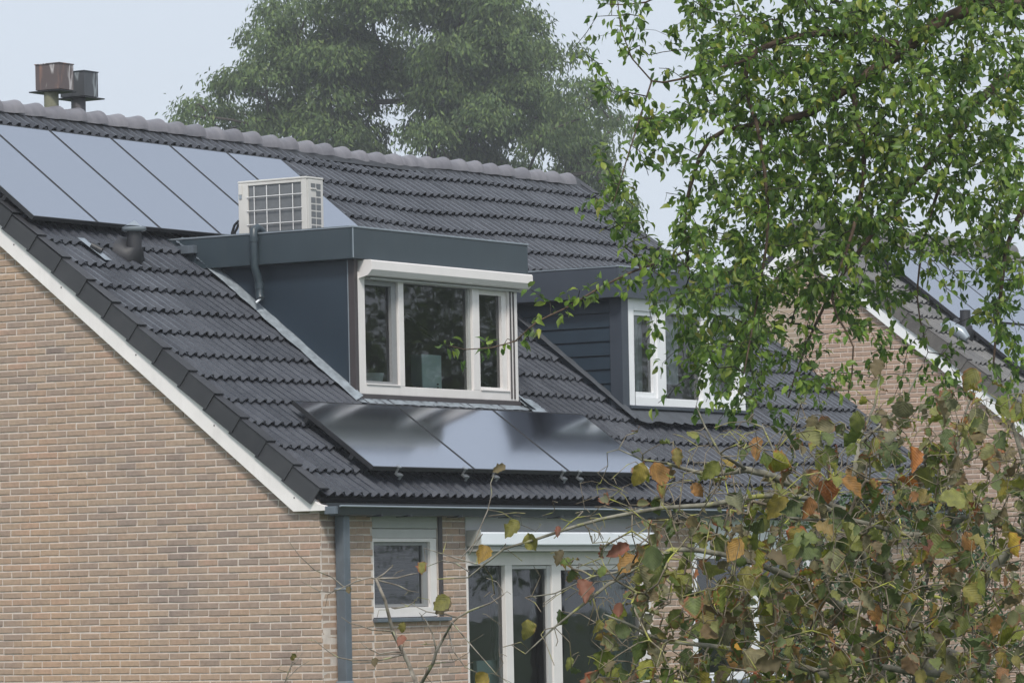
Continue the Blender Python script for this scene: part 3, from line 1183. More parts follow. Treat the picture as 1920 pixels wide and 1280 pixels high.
# wide window with sliding door under an awning box
fr = MB()
Z1 = 2.37
for a in ((2.335, 2.362, 0.9, Z1), (2.985, 3.105, 0.9, Z1 - 0.12), (3.80, 3.96, 0.9, Z1 - 0.12), (5.44, 5.60, 0.9, Z1), (2.362, 5.44, Z1 - 0.12, Z1)):
    fr.box(a[0], a[1], 0.012, 0.08, a[2], a[3])
wide = fr.build('wide_window', M_WHITE, HA, origin=(2.335, 0, 0.9), bev=0.004)
for a, b in ((3.108, 3.135), (3.735, 3.80)):
    boxo('sash', a, b, 0.03, 0.09, 0.95, 2.245, M_LIGHTGREY, wide, bev=0.003)
boxo('sash', 3.138, 3.732, 0.03, 0.09, 2.215, 2.245, M_LIGHTGREY, wide, bev=0.003)
boxo('sash', 3.965, 5.435, 0.03, 0.09, 2.20, 2.245, M_WHITE, wide, bev=0.003)
for a, b in ((2.362, 2.985), (3.12, 3.75), (3.96, 5.44)):
    pane('glass_pane', a, b, 0.055, 0.9, 2.245, wide)
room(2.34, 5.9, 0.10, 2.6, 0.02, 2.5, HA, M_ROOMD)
boxo('window_panel', 2.315, 5.61, 0.0, 0.09, 2.375, 2.735, M_LIGHTGREY, HA)
aw = MB()
aw.prism([(-0.004, 2.43), (-0.15, 2.43), (-0.155, 2.44), (-0.155, 2.54), (-0.145, 2.55), (-0.004, 2.565)], 0, 2.33, 5.47)
awn = aw.build('awning_box', M_AWN, HA, origin=(2.33, -0.1, 2.43), bev=0.004)
boxo('awning_bar', 2.335, 5.465, -0.125, -0.004, 2.375, 2.426, M_GREYPANEL, awn, bev=0.006)
boxo('awning_end_cap', 2.312, 2.328, -0.16, -0.006, 2.425, 2.57, M_GREYPANEL, awn, bev=0.004)
curtain('curtain', 3.04, 3.22, 0.22, 0.5, 2.24, M_CURTAIN, 'narrow grey curtain drawn to the left mullion of the wide lower window', 4, 0.02, 0.10)
curtain('curtain', 3.72, 3.88, 0.20, 0.5, 2.24, M_CURTAIN, 'pale grey curtain gathered behind the middle pane of the wide lower window', 3, 0.03, 0.20)
curtain('curtain', 5.05, 5.75, 0.26, 0.5, 2.24, M_CURTAING, 'green curtain hanging behind the right pane of the wide lower window', 11, 0.03)
bx = MB()
bx.box(2.72, 3.06, 0.17, 0.21, 0.9, 1.38)
bx.build('panel', M_AQUAD, None, origin=(2.4, 0.2, 0.9), bev=0.004, label='pale aqua upright panel in the lower left corner of the wide window', category='panel')

# neighbour's window
fr = MB()
X0, X1, Z0, Z1 = 6.40, 8.84, 1.09, 2.36
for a in ((X0, X0 + 0.10, Z0, Z1), (X1 - 0.10, X1, Z0, Z1), (7.62, 7.74, Z0 + 0.08, Z1 - 0.06), (X0 + 0.1, X1 - 0.1, Z0, Z0 + 0.08), (X0 + 0.1, X1 - 0.1, Z1 - 0.06, Z1)):
    fr.box(a[0], a[1], 0.012, 0.08, a[2], a[3])
w3 = fr.build('front_window', M_WHITE2, HB, origin=(X0, 0, Z0), bev=0.004)
pane('glass_pane', X0 + 0.1, 7.62, 0.05, Z0 + 0.08, Z1 - 0.06, w3)
pane('glass_pane', 7.74, X1 - 0.1, 0.05, Z0 + 0.08, Z1 - 0.06, w3)
boxo('window_sill', X0 - 0.03, X1 + 0.05, -0.05, 0.03, Z0 - 0.035, Z0 - 0.003, M_ZINC, w3, bev=0.006)
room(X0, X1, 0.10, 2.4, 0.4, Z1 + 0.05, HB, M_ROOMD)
boxo('window_panel', 6.385, 8.855, 0.0, 0.09, 2.364, 2.735, M_WHITE2, HB)


# ---- dormers
def dormer_body(house, x0, x1, yf, zb, zt, cheek_mat, boards=False):
    """cheeks, roof slab and room; returns the dormer mesh the rest hangs on"""
    mb = MB()
    y_b = (zt - ZP) / K
    for a, b in ((x0, x0 + 0.05), (x1 - 0.05, x1)):
        mb.prism([(yf + 0.03, zb - 0.03), (yf + 0.03, zt), (y_b, zt)], 0, a, b)
    mb.box(x0, x1, yf + 0.02, (zt + 0.25 - ZP) / K, zt, zt + 0.25)
    d = mb.build('dormer', cheek_mat, house, origin=(x0, yf, zb))
    rm = MB()
    rm.box(x0 + 0.055, x1 - 0.055, yf + 0.10, yf + 1.75, zb - 0.6, zt - 0.005, skip=('f',))
    rm.build('room', M_ROOM, d)
    return d


D1 = dormer_body(HA, 2.20, 5.00, 1.10, 3.82, 5.085, M_CHEEK)
yb1 = (5.37 - ZP) / K
fa = MB()
fa.box(2.085, 5.09, 1.020, 1.045, 5.082, 5.362)                      # front
fa.build('fascia', M_FASCIA, D1, bev=0.003)
fa = MB()
fa.box(2.085, 2.108, 1.047, yb1 + 0.05, 5.08, 5.362)
fa.build('fascia', M_FASCIA, D1, bev=0.003)
fa = MB()
fa.box(5.067, 5.09, 1.047, yb1 + 0.05, 5.08, 5.362)
fa.build('fascia', M_FASCIA, D1, bev=0.003)
fa = MB()
fa.box(2.108, 5.067, 1.047, 2.9, 5.30, 5.345)
fa.build('flat_roof', M_DARKGREY, D1)
fa = MB()
fa.box(2.108, 2.20, 1.05, yb1, 5.078, 5.10)
fa.box(2.20, 5.067, 1.05, 1.12, 5.09, 5.10)
fa.build('soffit', M_FASCIA, D1)
tr = MB()
tr.box(2.078, 5.097, 1.012, 1.06, 5.363, 5.379)
tr.box(2.078, 2.12, 1.06, yb1 + 0.02, 5.363, 5.379)
tr.box(5.055, 5.097, 1.06, yb1 + 0.02, 5.363, 5.379)
tr.build('edge_trim', M_EDGE, D1, bev=0.003)
boxo('corner_trim', 2.083, 2.092, 1.013, 1.022, 5.085, 5.36, M_EDGE, D1, bev=0.002)
boxo('corner_post', 2.192, 2.248, 1.085, 1.16, 3.80, 5.08, M_BROWN, D1, bev=0.003)
boxo('corner_strip', 2.186, 2.194, 1.150, 1.158, 3.83, 5.078, M_EDGE, D1, bev=0.001)
boxo('fascia_end_block', 2.02, 2.083, 2.78, 3.04, 5.225, 5.30, M_ZINC, D1, bev=0.004)

# window of the dormer
win = MB()
for a in ((2.252, 2.362, 3.852, 4.97), (4.828, 4.985, 3.852, 4.97), (2.922, 3.008, 3.935, 4.95), (4.188, 4.308, 3.935, 4.95), (2.362, 4.828, 3.852, 3.935), (2.362, 4.828, 4.905, 4.97)):
    win.box(a[0], a[1], 1.088, 1.165, a[2], a[3])
dw = win.build('dormer_window', M_WHITE, D1, origin=(2.25, 1.1, 3.85), bev=0.005)
for a, b in ((2.366, 2.918), (4.312, 4.824)):
    s = MB()
    for q in ((a, a + 0.012, 3.94, 4.90), (b - 0.085, b, 3.94, 4.90), (a + 0.012, b - 0.085, 3.94, 3.975), (a + 0.012, b - 0.085, 4.86, 4.90)):
        s.box(q[0], q[1], 1.112, 1.172, q[2], q[3])
    s.build('sash', M_REVEAL if a < 3 else M_WHITE, D1, bev=0.003)
    boxo('sash_drip', a, b, 1.078, 1.115, 3.936, 3.95, M_WHITE, D1, bev=0.003)
boxo('glazing_bead', 4.150, 4.186, 1.115, 1.168, 3.937, 4.90, M_GREYPANEL, D1, bev=0.003)
for a, b in ((2.366, 2.918), (3.008, 4.188), (4.312, 4.824)):
    pane('glass_pane', a, b, 1.145, 3.937, 4.905, D1)
for x in (4.845, 4.90):
    boxo('shutter_guide', x, x + 0.016, 1.078, 1.09, 3.87, 4.95, M_BROWN, D1, bev=0.001)
sh = MB()
sh.prism([(1.10, 5.078), (0.955, 5.074), (0.945, 5.064), (0.942, 4.985), (0.985, 4.937), (1.10, 4.925)], 0, 2.285, 5.035)
shb = sh.build('roller_shutter_box', M_SHUTTER, D1, origin=(2.28, 1.0, 4.93), bev=0.004)
for a, b in ((2.270, 2.284), (5.036, 5.050)):
    sh = MB()
    sh.prism([(1.10, 5.079), (0.955, 5.075), (0.943, 5.064), (0.940, 4.983), (0.985, 4.935), (1.10, 4.905)], 0, a, b)
    sh.build('shutter_end_cap', M_SHUTTER, D1, bev=0.002)
boxo('shutter_slot', 2.37, 4.98, 1.03, 1.085, 4.905, 4.923, M_GREYPANEL, D1, bev=0.002)
boxo('window_apron', 2.235, 5.0, 1.07, 1.16, 3.80, 3.849, M_BROWN, D1, bev=0.004)
# lead: along the left cheek, under the window
cl = [roof_pt(2.165, 2.72, 0.05), roof_pt(2.165, 1.9, 0.045), roof_pt(2.165, 1.04, 0.04)]
lead_strip('lead_flashing', cl, ((0.075, 0, 0.0), (0.04, 0, 0.045)), M_LEAD, D1, 0.022)
lead_strip('lead_flashing', [roof_pt(2.13, 3.05, 0.05), roof_pt(2.15, 2.70, 0.06)], ((0.07, 0, 0), (0.05, 0, 0.04)), M_ZINC, D1)
lead_strip('lead_apron', [(2.15, 1.02, 3.782), (3.6, 1.02, 3.782), (5.06, 1.02, 3.782)], ((0, 0.03, 0.02), (0, 0.06, 0.030)), M_LEAD, D1, 0.006)
lead_strip('lead_flashing', [roof_pt(5.06, 2.7, 0.05), roof_pt(5.06, 1.0, 0.045)], ((0.05, 0, -0.05), (0.09, 0, 0.0)), M_LEAD, D1)
lead_strip('lead_flashing', [roof_pt(5.10, 1.15, 0.05), roof_pt(5.16, 0.9, 0.05)], ((0.1, 0, 0), (0.16, 0, 0)), M_LEAD, D1)
# overflow pipe bent over the edge of the flat roof
pp = MB()
xo, yo_ = 2.045, 2.10
pts = [(2.22, yo_, 5.33), (2.17, yo_, 5.40), (2.10, yo_, 5.425), (xo, yo_, 5.40), (xo, yo_, 5.30), (xo, yo_, 5.06), (2.075, yo_ - 0.01, 4.98), (2.10, yo_ - 0.015, 4.90), (2.10, yo_ - 0.015, 4.80), (2.09, yo_ - 0.03, 4.765)]
pp.tube(pts, 0.038, 10)
op = pp.build('overflow_pipe', M_FASCIA, D1)
for z in (5.29, 4.86):
    q = MB()
    xx = xo if z > 5 else 2.10
    q.tube([(xx, yo_ - (0.015 if z < 5 else 0), z), (xx, yo_ - (0.015 if z < 5 else 0), z + 0.05)], 0.044, 10)
    q.build('pipe_collar', M_FASCIA, D1)
q = MB()
q.tube([(2.09, yo_ - 0.03, 4.765), (2.06, yo_ - 0.0, 4.728)], 0.012, 6)
q.build('pipe_tip', M_AWN, D1)

# things in and on the dormer
bx = MB()
bx.box(3.62, 3.95, 1.30, 1.42, 3.90, 4.27)
o = bx.build('box', M_AQUA, None, origin=(3.75, 1.36, 3.9), bev=0.004, label='tall pale aqua box standing behind the middle pane of the smooth dormer', category='box')
boxo('box_side', 3.612, 3.6185, 1.302, 1.425, 3.90, 4.27, M_AQUAD, o, bev=0.001)
for k, z in enumerate((3.985, 3.955)):
    boxo('box_hole', 3.865, 3.892, 1.296, 1.3, z, z + 0.014, M_BLACK, o, bev=0)
bw = MB()
bw.tube([(2.74, 1.3, 3.90), (2.74, 1.3, 3.97), (2.74, 1.3, 4.06)], [0.08, 0.11, 0.13], 18)
bw.build('bowl', M_BOWL, None, origin=(2.74, 1.3, 3.90), label='pale bowl on the sill behind the left pane of the smooth dormer', category='bowl')
boxo('inner_sill', 2.28, 4.96, 1.20, 1.50, 3.84, 3.90, M_ROOM, D1)

# neighbour's dormer
D2 = dormer_body(HB, 7.0, 9.50, 1.12, 3.84, 4.97, M_CHEEK)
yb2 = (5.27 - ZP) / K
fa = MB()
fa.box(6.80, 9.66, 1.02, 1.045, 4.945, 5.245)
fa.build('fascia', M_FASCIA2, D2, bev=0.003)
fa = MB()
fa.box(6.80, 6.823, 1.047, yb2 + 0.05, 4.945, 5.245)
fa.build('fascia', M_FASCIA2, D2, bev=0.003)
fa = MB()
fa.box(9.637, 9.66, 1.047, yb2 + 0.05, 4.945, 5.245)
fa.build('fascia', M_FASCIA2, D2, bev=0.003)
fa = MB()
fa.box(6.823, 9.637, 1.047, 2.8, 5.17, 5.225)
fa.build('flat_roof', M_DARKGREY, D2)
fa = MB()
fa.box(6.823, 7.0, 1.05, 2.7, 4.943, 4.965)
fa.box(7.0, 9.637, 1.05, 1.13, 4.972, 4.985)
fa.build('soffit', M_FASCIA2, D2)
tr = MB()
tr.box(6.793, 9.667, 1.012, 1.06, 5.246, 5.262)
tr.box(6.793, 6.835, 1.06, yb2 + 0.02, 5.246, 5.262)
tr.box(9.625, 9.667, 1.06, yb2 + 0.02, 5.246, 5.262)
tr.build('edge_trim', M_EDGE, D2, bev=0.003)
# cladding boards on the left cheek, each its own
bh = 0.142
for k in range(9):
    z0 = 3.83 + k * bh - 0.02
    z1 = min(z0 + bh - 0.006, 4.965)
    if z1 - z0 < 0.03:
        continue
    ye0, ye1 = max((z0 - ZP) / K, 1.24), max((z1 - ZP) / K, 1.26)
    mb = MB()
    vs = [(6.962, 1.232, z0), (6.962, ye0 + 0.06, z0), (6.978, ye1 + 0.06, z1), (6.978, 1.232, z1),
          (6.999, 1.232, z0), (6.999, ye0 + 0.06, z0), (6.999, ye1 + 0.06, z1), (6.999, 1.232, z1)]
    mb.add(vs, [(0, 1, 2, 3), (7, 6, 5, 4), (0, 4, 5, 1), (3, 2, 6, 7), (0, 3, 7, 4), (1, 5, 6, 2)])
    mb.build('cladding_board', M_BOARD, D2, origin=(6.97, 1.24, z0))
boxo('corner_post', 6.945, 7.075, 1.085, 1.23, 3.83, 4.94, M_FASCIA2, D2, bev=0.004)
win = MB()
for a in ((7.08, 7.20, 3.87, 4.97), (9.30, 9.47, 3.87, 4.97), (7.655, 7.83, 3.955, 4.83), (8.575, 8.745, 3.955, 4.83), (7.20, 9.30, 3.87, 3.955), (7.20, 9.30, 4.83, 4.97)):
    win.box(a[0], a[1], 1.095, 1.17, a[2], a[3])
win.build('dormer_window', M_WHITE2, D2, bev=0.005)
for a, b in ((7.204, 7.65), (8.75, 9.296)):
    s = MB()
    for q in ((a, a + 0.03, 3.96, 4.826), (b - 0.045, b, 3.96, 4.826), (a + 0.03, b - 0.045, 3.96, 4.01), (a + 0.03, b - 0.045, 4.785, 4.826)):
        s.box(q[0], q[1], 1.115, 1.178, q[2], q[3])
    s.build('sash', M_WHITE2, D2, bev=0.003)
for a, b in ((7.204, 7.65), (7.83, 8.575), (8.75, 9.296)):
    pane('glass_pane', a, b, 1.15, 3.957, 4.83, D2)
boxo('window_apron', 7.06, 9.5, 1.06, 1.17, 3.835, 3.868, M_FASCIA2, D2, bev=0.004)
lead_strip('lead_apron', [(6.98, 1.0, 3.765), (8.2, 1.0, 3.765), (9.55, 1.0, 3.765)], ((0, 0.10, 0.07), (0, 0.13, 0.09)), M_LEADD, D2, 0.006)
lead_strip('lead_flashing', [roof_pt(6.94, 2.6, 0.05), roof_pt(6.94, 0.95, 0.045)], ((0.03, 0, 0), (0.04, 0, 0.03)), M_LEADD, D2)
curtain('curtain', 7.22, 7.64, 1.28, 3.95, 4.82, M_NET, 'net curtain behind the left pane of the boarded dormer', 5, 0.025)
curtain('curtain', 7.85, 8.40, 1.30, 4.12, 4.82, M_NET, 'net curtain behind the middle pane of the boarded dormer', 6, 0.025)
curtain('curtain', 8.80, 9.28, 1.30, 3.95, 4.82, M_NET, 'net curtain behind the right pane of the boarded dormer', 6, 0.025)

# ---- flues, vent pipe, clear tile on house A
def flue(xc, yc, zb, zt, r, mat):
    q = MB()
    q.tube([(xc, yc, zb), (xc, yc, zt)], r, 18)
    return q.build('flue', mat, HA, origin=(xc, yc, zb))


def flue_cap(f, x0, x1, y0, y1, z0, z1, mat, plate):
    q = MB()
    q.box(x0, x1, y0, y1, z0, z1, skip=('b',))
    q.box(x0 + 0.006, x1 - 0.006, y0 + 0.006, y1 - 0.006, z0, z1 - 0.006, skip=('b',))
    q.build('flue_cap', mat, f, origin=(x0, y0, z0), bev=0.0)
    boxo('cap_rim', x0 - 0.008, x1 + 0.008, y0 - 0.008, y1 + 0.008, z1 + 0.001, z1 + 0.010, mat, f, bev=0.002)
    a, b, c, d = plate
    boxo('base_plate', a, b, c, d, z0 - 0.020, z0 - 0.008, M_BLACK, f, bev=0.001)


f1 = flue(3.01, 5.20, 6.30, 7.0, 0.072, M_FLUE)
flue_cap(f1, 2.93, 3.15, 5.03, 5.33, 7.015, 7.262, M_RUST, (2.91, 3.18, 5.02, 5.40))
f2 = flue(3.44, 5.20, 6.25, 6.98, 0.072, M_FLUEG)
flue_cap(f2, 3.36, 3.58, 5.06, 5.36, 6.985, 7.225, M_STREAK, (3.34, 3.66, 5.04, 5.40))

vp = MB()
vb = roof_pt(1.10, 2.77, 0.0)
vp.tube([vb + np.array([0, 0.03, -0.1]), vb + np.array([0, 0.0, 0.10]), vb + np.array([0, 0, 0.30])], [0.085, 0.07, 0.068], 14)
vent = vp.build('vent_pipe', M_DARKGREY, HA, origin=vb)
q = MB()
q.tube([roof_pt(1.10, 2.88, -0.03), roof_pt(1.10, 2.80, 0.05), vb + np.array([0, -0.01, 0.12])], [0.17, 0.14, 0.075], 16)
q.build('vent_boot', M_DARKGREY, vent)
q = MB()
q.tube([vb + np.array([0, 0, 0.27]), vb + np.array([0, 0, 0.285]), vb + np.array([0, 0, 0.31])], [0.095, 0.115, 0.112], 16)
q.tube([vb + np.array([0, 0, 0.31]), vb + np.array([0.01, 0, 0.37])], [0.09, 0.006], 14)
q.build('vent_cowl', M_EDGE, vent)
gt = MB()
a = [roof_pt(0.50, 2.98, 0.036), roof_pt(0.60, 2.98, 0.036), roof_pt(0.64, 2.70, 0.040), roof_pt(0.54, 2.70, 0.040)]
gt.add(a, [(0, 3, 2, 1)])
gt.build('clear_tile', M_EDGE, HA)
q = MB()
q.tube([roof_pt(0.55, 2.87, 0.05), roof_pt(0.59, 2.79, 0.06)], 0.035, 8)
q.build('tile_clip', M_BLACK, HA)


# ------------------------------------------------------------------ solar panels
def solar_panel(x0, x1, y0, y1, label, group, yo=0.0, hooks=(), off=0.115, tilt=0.0):
    """x across, y0..y1 along the slope in plan; lies `off` above the tile plane"""
    org_ = roof_pt(x0, y0, off + tilt * 0.5, yo)
    t = thing('solar_panel', label, 'solar panel', org_, group)
    Rm = np.array(Euler((TH, 0, 0)).to_matrix())
    W, L = x1 - x0 - 0.012, (y1 - y0) / CT - 0.012

    def part(name, boxes, mat):
        mb = MB()
        for b in boxes:
            mb.box(*b)
        o = mb.build(name, mat, None, origin=(0, 0, 0))
        o.parent = t
        o.location = (0, 0, 0)
        o.rotation_euler = (TH - tilt, 0, 0)
        return o
    rim = 0.012
    part('glass', [(rim, W - rim, rim, L - rim, -0.004, 0.0)], M_PANEL)
    part('frame', [(0, W, 0, rim, -0.038, 0.002), (0, W, L - rim, L, -0.038, 0.002), (0, rim, rim, L - rim, -0.038, 0.002), (W - rim, W, rim, L - rim, -0.038, 0.002)], M_BLACK)
    part('back_sheet', [(rim, W - rim, rim, L - rim, -0.010, -0.006)], M_BLACK)
    part('mounting_rail', [(0.0, W + 0.012, L * 0.22, L * 0.22 + 0.04, -0.085, -0.04)], M_BLACK)
    part('mounting_rail', [(0.0, W + 0.012, L * 0.78, L * 0.78 + 0.04, -0.085, -0.04)], M_BLACK)
    for h in hooks:
        o = part('clamp', [(h, h + 0.045, -0.016, 0.02, 0.0, 0.012), (h + 0.006, h + 0.012, -0.02, 0.0, -0.05, 0.0), (h - 0.01, h + 0.07, -0.055, -0.012, -0.062, -0.045), (h + 0.03, h + 0.06, -0.055, -0.045, -0.095, -0.062)], M_SILVER)
    return t


PX = [-0.02 + 0.951 * i for i in range(7)]
ordn = ['leftmost', 'second from the left', 'third from the left', 'fourth from the left', 'fifth from the left', 'rightmost']
for i in range(6):
    extra = 'standing next to the roof edge' if i == 0 else ('beside the bare tiles, partly behind the air conditioner' if i == 5 else 'in the row below the ridge')
    solar_panel(PX[i], PX[i + 1], 3.115, 4.425, f'black solar panel, {ordn[i]} of six {extra}', 'solar panels in the upper row below the ridge')
LX = [0.82, 2.46, 4.10, 5.74]
lab = ['landscape solar panel at the left of the lower row, above the downpipe',
       'landscape solar panel in the middle of the lower row, below the dormer',
       'landscape solar panel at the right of the lower row, nearest the boarded dormer']
for i in range(3):
    solar_panel(LX[i], LX[i + 1], 0.075, 0.91, lab[i], 'solar panels in the lower row above the gutter', hooks=((0.37, 1.45), (0.32, 1.5), (0.15, 1.3))[i], off=0.14, tilt=0.036)

# dark skirts that close the gap at the side of the panel rows
# ------------------------------------------------------------------ air conditioner on the flat roof
AX0, AX1, AY0, AY1, AZ0, AZ1 = 2.78, 3.06, 2.01, 2.80, 5.41, 5.945
AC = thing('air_conditioner', 'cream outdoor air conditioner with wire grille on the flat dormer roof', 'air conditioner', ((AX0 + AX1) / 2, (AY0 + AY1) / 2, AZ0))
cs = MB()
cs.box(AX0 + 0.02, AX1, AY0 + 0.0, AY1, AZ0, AZ1 - 0.02)
cas = cs.build('casing', M_ACW, AC, bev=0.012)
boxo('top_cover', AX0 - 0.004, AX1 + 0.004, AY0 - 0.004, AY1 + 0.004, AZ1 - 0.022, AZ1, M_ACW, AC, bev=0.01)
# front: frame posts and recessed fins
boxo('front_panel', AX0 - 0.002, AX0 + 0.018, AY0 + 0.002, AY0 + 0.062, AZ0, AZ1 - 0.024, M_ACW, AC, bev=0.006)
boxo('front_panel', AX0 - 0.002, AX0 + 0.018, AY1 - 0.115, AY1 - 0.002, AZ0, AZ1 - 0.024, M_ACW, AC, bev=0.006)
boxo('front_panel', AX0 - 0.001, AX0 + 0.018, AY0 + 0.063, AY1 - 0.116, AZ1 - 0.05, AZ1 - 0.025, M_ACW, AC, bev=0.004)
boxo('grille_back', AX0 + 0.012, AX0 + 0.019, AY0 + 0.063, AY1 - 0.116, AZ0, AZ1 - 0.051, M_ACG, AC, bev=0)
gw = MB()
for yy in (AY0 + 0.155, AY0 + 0.305, AY0 + 0.455, AY0 + 0.60):
    gw.tube([(AX0 - 0.006, yy, AZ0 + 0.02), (AX0 - 0.006, yy, AZ1 - 0.06)], 0.005, 5)
for zz in (AZ0 + 0.115, AZ0 + 0.245, AZ0 + 0.375):
    gw.tube([(AX0 - 0.008, AY0 + 0.05, zz), (AX0 - 0.008, AY1 - 0.105, zz)], 0.005, 5)
gw.build('wire_grille', M_WIRE, AC)
# side: grid of openings
sg = MB()
for r in range(7):
    for c_ in range(2):
        x0 = AX0 + 0.075 + c_ * 0.085
        z0 = AZ0 + 0.025 + r * 0.066
        if r == 5 and c_ == 0:
            continue
        sg.box(x0, x0 + 0.072, AY0 - 0.002, AY0 + 0.012, z0, z0 + 0.052)
sg.build('side_opening', M_ACG, AC)
boxo('side_handle', AX0 + 0.07, AX0 + 0.155, AY0 - 0.012, AY0 + 0.004, AZ0 + 0.415, AZ0 + 0.43, M_ACW, AC, bev=0.003)
boxo('corner_clip', AX0 - 0.012, AX0 + 0.004, AY1 - 0.05, AY1 - 0.012, AZ1 - 0.13, AZ1 - 0.03, M_ACW, AC, bev=0.004)
boxo('corner_clip', AX0 - 0.012, AX0 + 0.004, AY1 - 0.045, AY1 - 0.018, AZ1 - 0.17, AZ1 - 0.131, M_EDGE, AC, bev=0.003)
for yy in (AY0 + 0.08, AY1 - 0.14):
    boxo('foot', AX0 - 0.02, AX1 + 0.02, yy, yy + 0.05, 5.346, AZ0, M_BLACK, AC, bev=0.003)
hs = MB()
for k in range(2):
    d = 0.03 * k
    hs.tube([(AX0 + 0.05, AY1 + 0.0, AZ0 + 0.16 - d), (AX0 + 0.05, AY1 + 0.04, AZ0 + 0.165 - d), (AX0 + 0.05, AY1 + 0.085 - d, AZ0 + 0.13 - d), (AX0 + 0.05, AY1 + 0.115 - d, AZ0 + 0.06), (AX0 + 0.05, AY1 + 0.125 - d, AZ0 - 0.06)], 0.013, 8)
hs.build('hose', M_BLACK, AC)

# ------------------------------------------------------------------ house C, farther block on the right
XC, YC = 19.4, 1.0
HC = thing('terraced_house', 'farther brick house with weathered tiles and its own solar panels, seen through leaves', 'house', (XC, YC, 0), 'brick terraced houses')
gable(HC, XC, YC, 0.6, None, M_BRICKP, 300, 4.8)
w = MB()
w.box(XC + 0.24, XC + 6, YC + 0.004, YC + 0.24, 0, 2.74)
w.build('front_wall', M_BRICKFAR_X, HC)
w = MB()
w.box(XC + 0.24, XC + 6, YC + 9.42, YC + 9.66, 0, 2.6)
w.build('back_wall', M_BRICKFAR_X, HC)
w = MB()
w.prism([(YC, 0), (YC + 9.66, 0), (YC + 9.66, 2.6), (YC + RIDGE_Y, 2.6 + K * RIDGE_Y), (YC, 2.6)], 0, XC + 6.0, XC + 6.24)
w.build('end_wall', M_BRICKFAR_Y, HC)
roofC = deck(HC, XC, XC + 6.24, YC, None)
MC, MCT = tile_mesh('roof_tile', M_TILEC), tile_mesh('roof_tile_short', M_TILEC, 0.62)
lay_tiles(roofC, XC - 0.02, XC + 6.2, YC, MC, MCT, lambda x, y: (x - XC < 1.3) or y < 0.7 or y > 4.4, sagging=False)
ridge_tiles(roofC, XC - 0.04, 19, 0.3245, YC, M_TILEC, False)
verge_tiles(roofC, XC, YC, M_VERGEC, -1)
barge(HC, XC, YC, -1, M_WHITE2)
k = 0
rown = ['upper', 'lower']
coln = ['first from the roof edge', 'second from the roof edge', 'third from the roof edge', 'fourth from the roof edge', 'fifth from the roof edge', 'sixth from the roof edge']
for r, (ya, yb) in enumerate(((3.10, 4.42), (1.76, 3.08))):
    for i in range(6):
        xa = XC + 0.93 + 0.845 * i
        if xa + 0.845 > XC + 6.2:
            continue
        solar_panel(xa, xa + 0.845, ya, yb, f'solar panel on the farther house, {coln[i]} in the {rown[r]} row', 'solar panels on the farther house', YC)
vb = roof_pt(XC + 0.86, 2.90, 0.0, YC)
q = MB()
q.tube([vb + np.array([0, 0.03, -0.1]), vb + np.array([0, 0, 0.1]), vb + np.array([0, 0, 0.34])], [0.09, 0.07, 0.068], 14)
vc = q.build('vent_pipe', M_DARKGREY, HC, origin=vb)
q = MB()
q.tube([roof_pt(XC + 0.86, 3.0, -0.03, YC), roof_pt(XC + 0.86, 2.92, 0.06, YC), vb + np.array([0, -0.01, 0.13])], [0.19, 0.16, 0.08], 16)
q.build('vent_boot', M_DARKGREY, vc)
q = MB()
q.tube([roof_pt(XC + 0.50, 3.06, -0.01, YC), roof_pt(XC + 0.51, 3.0, 0.05, YC), roof_pt(XC + 0.53, 2.85, 0.085, YC), roof_pt(XC + 0.54, 2.76, 0.07, YC)], [0.05, 0.085, 0.085, 0.05], 12)
q.build('hooded_vent', M_EDGE, HC)

# ------------------------------------------------------------------ ground
g = MB()
g.add([(-300, -300, 0), (400, -300, 0), (400, 400, 0), (-300, 400, 0)], [(0, 1, 2, 3)])
g.build('lawn', M_GRASS, None, origin=(0, 0, 0), kind='structure')


# ------------------------------------------------------------------ foliage
def leaf_template(kind):
    if kind == 'pear':
        v = [(0, 0, 0), (.30, .23, .06), (.30, 0, 0), (.30, -.23, .06), (.65, .20, .03), (.65, 0, -.03), (.65, -.20, .03), (1.0, 0, -.14)]
        f = [(0, 2, 1), (0, 3, 2), (1, 2, 5, 4), (2, 3, 6, 5), (4, 5, 7), (5, 6, 7)]
        return np.array(v, float), f, None
    if kind == 'leaflet':
        v = [(0, 0, 0), (.5, .17, .03), (1.0, 0, -.12), (.5, -.17, .03)]
        return np.array(v, float), [(0, 3, 2, 1)], None
    if kind == 'small':
        v = [(0, 0, 0), (.45, .24, .05), (1.0, 0, -.05), (.45, -.24, .05), (.5, 0, 0)]
        return np.array(v, float), [(0, 4, 1), (1, 4, 2), (0, 3, 4), (3, 2, 4)], None


LEAFCO = {}


